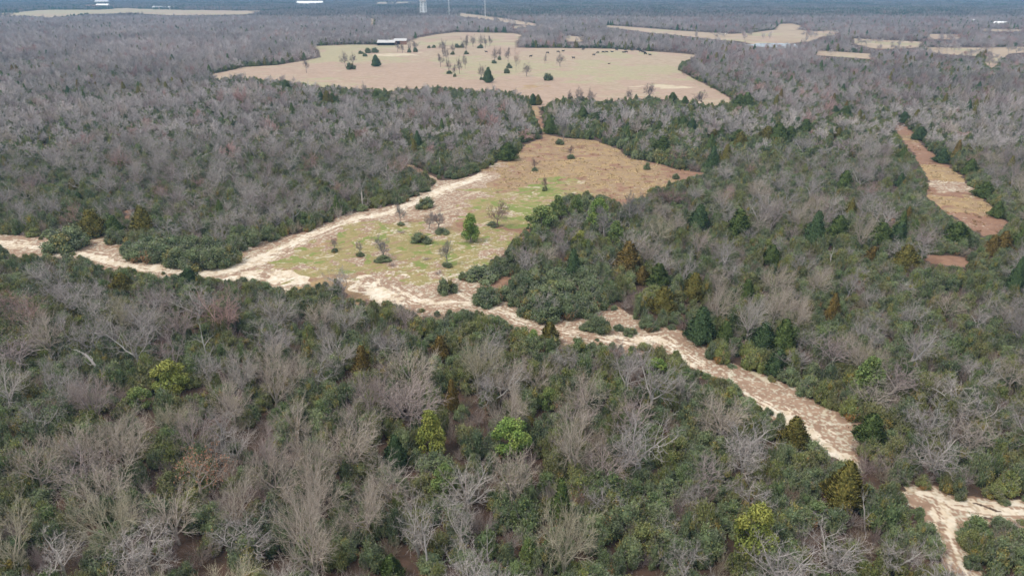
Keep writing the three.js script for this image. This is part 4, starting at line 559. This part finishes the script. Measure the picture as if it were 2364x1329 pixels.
// ---- far woods: blocks of trees merged into stands, out to the haze
{
  const r = rnd(808), stands = [];
  for (let k = 0; k < 4; k++) {
    const g = new Geo();
    for (let i = 0; i < 50; i++) {
      const x = (r() - 0.5) * 34, z = (r() - 0.5) * 34, h = 6 + r() * 4.5, green = r() < (k < 2 ? 0.06 : 0.5), R = 2.4 + r() * 1.6, tone = green ? jit(CD[Math.floor(r() * 3)], r, 0.2) : jit(r() < 0.06 ? [0.36, 0.25, 0.24] : TWIG, r, 0.18);
      g.tube([V(x, -0.2, z), V(x, h * 0.45, z)], [0.2, 0.14], 3, BARK);
      const n = green ? 44 : 40;
      for (let j = 0; j < n; j++) {
        const u = unit(r); u.y = Math.abs(u.y) * 0.95 - 0.12;
        if (green) { const t = r(), a = r() * 6.28, q = R * 0.6 * (1 - t * 0.9); leafOn(g, V(x + Math.cos(a) * q, 0.4 + t * h * 0.75, z + Math.sin(a) * q), V(Math.cos(a), 0.4, Math.sin(a)).normalize(), r, 0.75, 0.5, tone, 0.7, 0.5); }
        else { const q = V(x + u.x * R, h * 0.55 + u.y * h * 0.45, z + u.z * R); g.cone(V(x + u.x * R * 0.35, h * 0.4 + u.y * h * 0.2, z + u.z * R * 0.35), q, 0.1, tone); }
      }
    }
    stands.push(g.build());
  }
  const at = stands.map(() => []);
  for (let z = -1290; z > -4700; z -= 27) {
    const half = Math.min(4000, -z * 0.83 + 60);
    for (let x = -half; x < half; x += 27) {
      const X = x + (r() - 0.5) * 12, Z = z + (r() - 0.5) * 12; let bad = false; const edge = r() * r() * 3;
      for (const [ox, oz, hh] of [[0, 0, 8], [-14, 0, 8], [14, 0, 8], [-14, 10, 8], [14, 10, 8], [-14, 0, 1], [14, 0, 1], [0, -14, 1], [0, 14, 1]]) { const q = toPx(X + ox, hh, Z + oz); if (open(q[0], q[1] + (hh > 2 ? edge : 0))) { bad = true; break; } }
      if (bad) continue;
      M4.compose(V(X, 0, Z), QT.setFromEuler(EU.set(0, Math.floor(r() * 4) * Math.PI / 2 + (r() - 0.5) * 0.4, 0)), V(1, 0.85 + r() * 0.35, 1)); at[Math.floor(r() * 2) + (fb(X * 0.004 + 3, Z * 0.007) > 0.56 ? 2 : 0)].push(M4.clone());
    }
  }
  const root = new THREE.Group(); root.name = numbered('far_woodland'); tag(root, 'hazy blue grey woods reaching to the horizon', 'woodland', null, 'stuff'); scene.add(root);
  at.forEach((l, k) => { const im = shadowed(new THREE.InstancedMesh(stands[k], vmat('bark'), l.length)); l.forEach((m, i) => im.setMatrixAt(i, m)); im.name = 'stand'; im.userData.kind = 'stuff'; root.add(im); });
}
//#OBJECTS
// ---------------------------------------------------------------- buildings, water tower, masts, pond, cattle
const std = (r, g, b, rough = 0.8, metal = 0) => new THREE.MeshStandardMaterial({ color: new THREE.Color().setRGB(r, g, b), roughness: rough, metalness: metal, side: THREE.DoubleSide });
const bx = (w, h, d, x = 0, y = 0, z = 0) => { const g = new THREE.BoxGeometry(w, h, d); g.translate(x, y, z); return g; };
const rod = (a, b, r0, r1 = r0, n = 8) => { const d = b.clone().sub(a), g = new THREE.CylinderGeometry(r1, r0, d.length(), n); g.translate(0, d.length() / 2, 0); g.applyQuaternion(new THREE.Quaternion().setFromUnitVectors(V(0, 1, 0), d.normalize())); g.translate(a.x, a.y, a.z); return g; };
const flat = (p, tri) => { const g = new THREE.BufferGeometry(); g.setAttribute('position', new THREE.Float32BufferAttribute(p.flat(), 3)); g.setIndex(tri); const n = g.toNonIndexed(); n.computeVertexNormals(); return n; };
const base = (name, px, py, turn, label, category, group) => { const g = new THREE.Group(), p = G(px, py); g.name = numbered(name); g.position.set(p.x, 0, p.z); g.rotation.y = turn; tag(g, label, category, group); scene.add(g); return g; };
function speckle(c, a, seed, W = 128) { const d = new Uint8Array(W * W * 4); for (let j = 0; j < W; j++) for (let i = 0; i < W; i++) { const k = 1 + (fb(i * 0.09 + seed, j * 0.03) - 0.5) * a * 2 + (vn(i * 0.9, j * 0.25 + seed) - 0.5) * a, o = (j * W + i) * 4; for (let q = 0; q < 3; q++) d[o + q] = toByte(c[q] * k); d[o + 3] = 255; } const t = new THREE.DataTexture(d, W, W); t.colorSpace = THREE.SRGBColorSpace; t.wrapS = t.wrapT = THREE.RepeatWrapping; t.magFilter = THREE.LinearFilter; t.needsUpdate = true; return new THREE.MeshStandardMaterial({ map: t, roughness: 0.55, side: THREE.DoubleSide }); }
const WHITE = std(0.9, 0.9, 0.88, 0.45), TIN = speckle([0.46, 0.45, 0.44], 0.18, 3), RUSTY = speckle([0.30, 0.16, 0.11], 0.25, 9), TIMBER = std(0.11, 0.085, 0.07), DARKGLASS = new THREE.MeshPhysicalMaterial({ color: 0x20262c, roughness: 0.12 });
{ // water tower on splayed legs
  const t = base('water_tower', 978, 39, 0.2, 'white water tower on splayed legs rising above the far trees', 'water tower'), LEG = 26, n = 6;
  const at = (k, y) => { const a = k / n * 6.2832 + 0.3, R = lerp(6.6, 5.6, y / LEG); return V(Math.cos(a) * R, y, Math.sin(a) * R); };
  for (let k = 0; k < n; k++) part('leg', rod(at(k, -0.3), at(k, LEG + 2), 0.5, 0.45), WHITE, t);
  part('riser', rod(V(0, -0.3, 0), V(0, LEG, 0), 1.15, 1.15, 16), WHITE, t);
  for (const y of [9, 18]) for (let k = 0; k < n; k++) part('girt', rod(at(k, y), at(k + 1, y), 0.24), WHITE, t);
  for (const [y0, y1] of [[0.2, 9], [9, 18], [18, LEG]]) for (let k = 0; k < n; k++) part('brace', rod(at(k, y0), at(k + 1, y1), 0.07, 0.07, 5), WHITE, t);
  const prof = []; for (let i = 0; i <= 10; i++) { const a = i / 10 * Math.PI / 2; prof.push(new THREE.Vector2(Math.sin(a) * 6.4 + 0.01, LEG + 3 - Math.cos(a) * 3.4)); }
  prof.push(new THREE.Vector2(6.4, LEG + 9)); part('tank', new THREE.LatheGeometry(prof, 40), WHITE, t);
  part('roof', new THREE.LatheGeometry([new THREE.Vector2(6.75, LEG + 8.95), new THREE.Vector2(4.2, LEG + 10.9), new THREE.Vector2(0.4, LEG + 11.7), new THREE.Vector2(0.01, LEG + 12.4)], 40), WHITE, t);
  part('balcony', new THREE.TorusGeometry(6.9, 0.22, 6, 40).rotateX(Math.PI / 2).translate(0, LEG + 3, 0), WHITE, t);
}
[[1037, 40, 40, 'slim grey radio mast right of the water tower'], [1120, 38, 62, 'tall pale radio mast on the skyline']].forEach(([px, py, h, label]) => { // lattice masts
  const m = base('radio_mast', px, py, 0.3, label, 'mast', 'radio masts'), R = 0.55, P3 = (k, y) => V(Math.cos(k * 2.094) * R, y, Math.sin(k * 2.094) * R);
  for (let k = 0; k < 3; k++) part('leg', rod(P3(k, 0), P3(k, h), 0.16, 0.14, 5), WHITE, m);
  const gs = []; for (let y = 0; y < h; y += 2) for (let k = 0; k < 3; k++) gs.push(rod(P3(k, y), P3(k + 1, y + 2), 0.06, 0.06, 4)); part('lattice', mergeGeometries(gs), WHITE, m);
  part('guy_wire', rod(P3(0, h * 0.85), V(h * 0.4, 0, 0), 0.03, 0.03, 4), WHITE, m); part('guy_wire', rod(P3(1, h * 0.85), V(-h * 0.2, 0, h * 0.33), 0.03, 0.03, 4), WHITE, m);
});
function shed(px, py, turn, w, d, front, back, wallMat, roofMat, openFront, label) { // mono-pitch barn, its high side away
  const t = base('barn', px, py, turn, label, 'barn', 'barns at the pasture edge'), x = w / 2, z = d / 2;
  for (const s of [-1, 1]) part('side_wall', flat([[s * x, 0, z], [s * x, 0, -z], [s * x, back, -z], [s * x, front, z]], [0, 1, 2, 0, 2, 3]), wallMat, t);
  part('back_wall', bx(w, back, 0.12, 0, back / 2, -z), wallMat, t);
  const n = Math.round(w / 3.3); for (let i = 0; i <= n; i++) part('post', bx(0.22, front, 0.22, -x + 0.11 + (w - 0.22) * i / n, front / 2, z - 0.2), TIMBER, t);
  if (!openFront) for (let i = 0; i < n; i++) if (i !== 1) part('wall_panel', bx(w / n - 0.06, front - 0.1, 0.08, -x + w / n * (i + 0.5), front / 2, z + 0.02), wallMat, t);
  const slope = Math.atan2(back - front, d), L = Math.hypot(d, back - front) + 1; const m = Math.round(w / 1.1);
  for (let i = 0; i < m; i++) { const g = bx(w / m + 0.02 + 0.6 / m, 0.06, L); g.rotateX(slope); g.translate((-x - 0.3) + (w + 0.6) / m * (i + 0.5), (front + back) / 2 + 0.1 + (i % 2) * 0.03, 0); part('roof_panel', g, roofMat, t); }
  part('eave_beam', bx(w, 0.25, 0.18, 0, front - 0.15, z - 0.05), TIMBER, t);
}
shed(892, 104, 0.05, 16.4, 9, 2.5, 4.2, TIMBER, TIN, true, 'long open-fronted barn with a pale tin roof');
shed(924, 102, 0.05, 12, 9, 3.4, 4.8, RUSTY, TIN, false, 'rust red walled barn with a pale tin roof');
function house(px, py, turn, w, d, h, wall, roof, label) {
  const t = base('farmhouse', px, py, turn, label, 'house', 'far farmsteads'), x = w / 2, z = d / 2, r = h + d * 0.28;
  part('wall', bx(w, h, d, 0, h / 2, 0), wall, t);
  for (const s of [-1, 1]) part('gable', flat([[s * x, h, -z], [s * x, h, z], [s * x, r - 0.05, 0]], [0, 1, 2]), wall, t);
  for (const s of [-1, 1]) { const a = Math.atan2(r - h, z), g = bx(w + 1, 0.14, Math.hypot(z, r - h) + 0.6); g.rotateX(s * a); g.translate(0, (h + r) / 2 + 0.1, s * z / 2 * 1.05); part('roof', g, roof, t); }
  part('door', bx(1.1, 2.1, 0.08, w * 0.08, 1.05, z + 0.05), TIMBER, t);
  for (const u of [-0.34, -0.16, 0.26, 0.4]) { const f = part('window', bx(1.3, 1.3, 0.08, w * u, 1.6, z + 0.05), WHITE, t); part('pane', bx(1.1, 1.1, 0.04, w * u, 1.6, z + 0.12), DARKGLASS, f); }
}
const DUN = std(0.45, 0.38, 0.30), PINKROOF = std(0.34, 0.22, 0.2), GREYROOF = std(0.5, 0.5, 0.52);
[[213, 20, 0.2, 30, 14, 5, DUN, PINKROOF, 'long red roofed farmhouse in the far left field'], [238, 19, -0.1, 34, 18, 6, WHITE, WHITE, 'white roofed farm shed beside the red roofed house'], [362, 21, 0.1, 20, 11, 4, DUN, GREYROOF, 'dun house along the far field, nearest the white shed'], [376, 21, 0, 16, 10, 4, DUN, GREYROOF, 'smaller dun house along the far field'], [397, 21, 0.1, 18, 10, 4, WHITE, WHITE, 'white house at the end of the far house row'], [236, 10, 0.1, 40, 20, 8, WHITE, GREYROOF, 'pale house on the wooded rise behind the white shed'], [716, 12, 0.05, 80, 22, 6, WHITE, WHITE, 'very long white roofed shed left of the water tower'], [2242, 53, 0.1, 14, 8, 3.4, WHITE, GREYROOF, 'small pale shed left of the arched building'], [1021, 33, 0.2, 9, 6, 4, WHITE, WHITE, 'tiny white shed right of the water tower'], [958, 40, 0.1, 16, 7, 3.4, DUN, GREYROOF, 'low dun shed left of the water tower']].forEach((a) => house(...a));
{ // arched metal building
  const t = base('arched_building', 2311, 61, 0.5, 'white arched metal building among the far right trees', 'building'), w = 9.5, L = 16, seg = 12;
  for (let k = 0; k < 10; k++) { const g = new THREE.CylinderGeometry(w + (k % 2) * 0.08, w + (k % 2) * 0.08, L / 10, seg * 2, 1, true, 0, Math.PI); g.rotateZ(Math.PI / 2); g.rotateX(0); g.rotateY(Math.PI / 2); g.scale(1, 0.72, 1); g.translate(0, 0, -L / 2 + L / 10 * (k + 0.5)); part('roof_panel', g, WHITE, t); }
  for (const s of [-1, 1]) { const c = new THREE.CircleGeometry(w - 0.1, 24, 0, Math.PI); c.scale(1, 0.72, 1); c.translate(0, 0, s * (L / 2 - 0.2)); part('end_wall', c, TIN, t); }
  part('door', bx(4, 3.6, 0.1, 0, 1.8, L / 2 + 0.02), GREYROOF, t);
}
{ // pond in the far right field
  const sh = [], n = 28, c = G(1806, 107); for (let i = 0; i < n; i++) { const a = i / n * 6.2832, k = 1 + (vn(i * 0.7, 3) - 0.5) * 0.35; sh.push(new THREE.Vector2(Math.cos(a) * 30 * k, Math.sin(a) * 26 * k)); }
  const g = new THREE.ShapeGeometry(new THREE.Shape(sh)); g.rotateX(-Math.PI / 2); g.translate(c.x, 0.06, c.z - 12);
  const m = shadowed(new THREE.Mesh(g, new THREE.MeshPhysicalMaterial({ color: new THREE.Color().setRGB(0.10, 0.13, 0.13), roughness: 0.06 }))); m.name = 'pond'; tag(m, 'pale pond half hidden behind the right-hand trees', 'pond', null, 'structure'); scene.add(m);
}
{ // black cattle: one closed skin each, three poses
  const smin = (a, b, k) => { const h = Math.max(k - Math.abs(a - b), 0) / k; return Math.min(a, b) - h * h * k / 4; };
  const cap = (p, a, b, ra, rb) => { const ab = b.clone().sub(a), t = clamp(p.clone().sub(a).dot(ab) / ab.lengthSq(), 0, 1); return p.distanceTo(a.clone().addScaledVector(ab, t)) - lerp(ra, rb, t); };
  const pose = (head, lie) => { const y = lie ? -0.55 : 0, b = [[V(-0.72, 1.02 + y, 0), V(0.1, 0.98 + y, 0), 0.34, 0.38], [V(0.1, 0.98 + y, 0), V(0.72, 1.08 + y, 0), 0.38, 0.33], [V(0.72, 1.15 + y, 0), V(1.1, head * 0.6 + 0.55 + y * 0.6, 0), 0.24, 0.17], [V(1.1, head * 0.6 + 0.55 + y * 0.6, 0), V(1.32, head + y * 0.6, 0), 0.16, 0.085], [V(-1.0, 1.2 + y, 0), V(-1.06, 0.6 + y * 0.6, 0), 0.05, 0.035], [V(1.04, head * 0.6 + 0.72 + y * 0.6, 0.1), V(1.0, head * 0.6 + 0.72 + y * 0.6, 0.3), 0.05, 0.03], [V(1.04, head * 0.6 + 0.72 + y * 0.6, -0.1), V(1.0, head * 0.6 + 0.72 + y * 0.6, -0.3), 0.05, 0.03]];
    for (const s of [-1, 1]) { if (lie) { b.push([V(0.6, 0.3, 0.2 * s), V(0.75, 0.12, 0.34 * s), 0.13, 0.07], [V(-0.6, 0.35, 0.25 * s), V(-0.3, 0.12, 0.4 * s), 0.17, 0.07]); continue; } b.push([V(0.62, 0.9, 0.18 * s), V(0.64, 0.48, 0.18 * s), 0.15, 0.08], [V(0.64, 0.48, 0.18 * s), V(0.62, 0.06, 0.18 * s), 0.075, 0.06], [V(-0.75, 1, 0.18 * s), V(-0.66, 0.62, 0.2 * s), 0.2, 0.11], [V(-0.66, 0.62, 0.2 * s), V(-0.84, 0.42, 0.2 * s), 0.1, 0.07], [V(-0.84, 0.42, 0.2 * s), V(-0.8, 0.06, 0.2 * s), 0.065, 0.06]); } return b; };
  const skin = (bones) => { const N = 48, mc = new MarchingCubes(N, new THREE.MeshStandardMaterial(), false, false, 60000), S = 1.5, h = N / 2; mc.isolation = 0; for (let k = 0; k < N; k++) for (let j = 0; j < N; j++) for (let i = 0; i < N; i++) { const p = V((i - h) / h * S + 0.1, (j - h) / h * S + 0.85, (k - h) / h * S); let d = 9; for (const [a, b, ra, rb] of bones) d = smin(d, cap(p, a, b, ra, rb), 0.1); mc.field[i + j * N + k * N * N] = -d; } mc.update(); const g = new THREE.BufferGeometry(), n = mc.count; g.setAttribute('position', new THREE.BufferAttribute(mc.positionArray.slice(0, n * 3).map((v, q) => v * S + (q % 3 === 0 ? 0.1 : q % 3 === 1 ? 0.85 : 0)), 3)); g.setAttribute('normal', new THREE.BufferAttribute(mc.normalArray.slice(0, n * 3), 3)); g.computeVertexNormals(); return g; };
  const skins = [skin(pose(0.2, false)), skin(pose(1.3, false)), skin(pose(1.2, true))], BLACK = std(0.014, 0.013, 0.013, 0.75), BROWN = std(0.08, 0.05, 0.035, 0.8), r = rnd(64), words = ['first', 'second', 'third', 'fourth', 'fifth', 'sixth', 'seventh', 'eighth', 'ninth', 'tenth', 'eleventh', 'twelfth', 'thirteenth', 'fourteenth', 'fifteenth', 'sixteenth', 'seventeenth', 'eighteenth', 'nineteenth', 'twentieth', 'twenty-first', 'twenty-second', 'twenty-third'];
  const herd = [[549, 311], [981, 327], [1187, 296], [1228, 273], [1280, 269], [1316, 268], [1372, 260], [1418, 246], [1486, 264], [1505, 248], [1517, 266], [1572, 250], [1660, 260], [1685, 268], [1702, 275], [1708, 286], [1754, 297], [824, 265], [876, 259], [1078, 242], [718, 275], [1340, 380], [98, 266]].sort((a, b) => a[0] - b[0]);
  herd.forEach(([x, y], i) => { const calf = x === 1340, k = calf ? 2 : Math.floor(r() * 2.4), c = base('cow', 1100 + x / 4.378, 60 + y / 4.378 + 1, r() * 0.9 - 0.45 + (r() < 0.5 ? 0 : Math.PI), `${calf ? 'brown calf lying' : ['black cow grazing', 'black cow standing', 'black cow lying'][k]} in the pasture, ${words[i]} from the left of the herd`, 'cow', 'cattle in the pasture'); part('body', skins[k], calf ? BROWN : BLACK, c); c.scale.setScalar(calf ? 0.85 : 1.15); });
}
{ // tufts of tall dry grass on the upper clearing and strip
  const r = rnd(99), g = new Geo();
  for (let i = 0; i < 26; i++) { const a = r() * 6.28, d = r() * 0.22, p = V(Math.cos(a) * d, 0, Math.sin(a) * d), q = p.clone().add(V((r() - 0.5) * 0.5, 0.45 + r() * 0.4, (r() - 0.5) * 0.5)); g.cone(p, q, 0.022, jit([0.72, 0.58, 0.37], r, 0.2)); }
  const spots = [[], []];
  for (let i = 0; i < 60000 && spots[0].length < 800; i++) { const q = [lerp(930, 1660, r()), lerp(315, 470, r())], p = r() < 0.2 ? G(lerp(2070, 2320, r()), lerp(290, 540, r())) : G(...q), z = zoneAt(p.x, p.z); if (z !== 1 && z !== 3) continue; soil(p.x, p.z, 1); if (lastKind === 'straw' || (lastKind === 'tan' && r() < 0.3) || (lastKind === 'rust' && r() < 0.4)) spots[0].push([p.x, p.z, lastKind]); }
  const im = shadowed(new THREE.InstancedMesh(g.build(), vmat('bark'), spots[0].length));
  spots[0].forEach(([x, z, k], i) => { const s = 0.5 + r() * 0.9; M4.compose(V(x, groundY(x, z), z), QT.setFromEuler(EU.set(0, r() * 6.28, 0)), V(s * 1.9, s * 0.45, s * 1.9)); im.setMatrixAt(i, M4); const b = 0.85 + r() * 0.3; im.setColorAt(i, k === 'rust' ? new THREE.Color().setRGB(b * 0.7, b * 0.56, b * 0.5) : new THREE.Color().setRGB(b, b * 0.97, b * 0.9)); });
  im.name = 'dry_grass'; tag(im, 'tufts of tall straw coloured grass on the clearing', 'grass', null, 'stuff'); scene.add(im);
}
//#END
renderer.render(scene, camera);
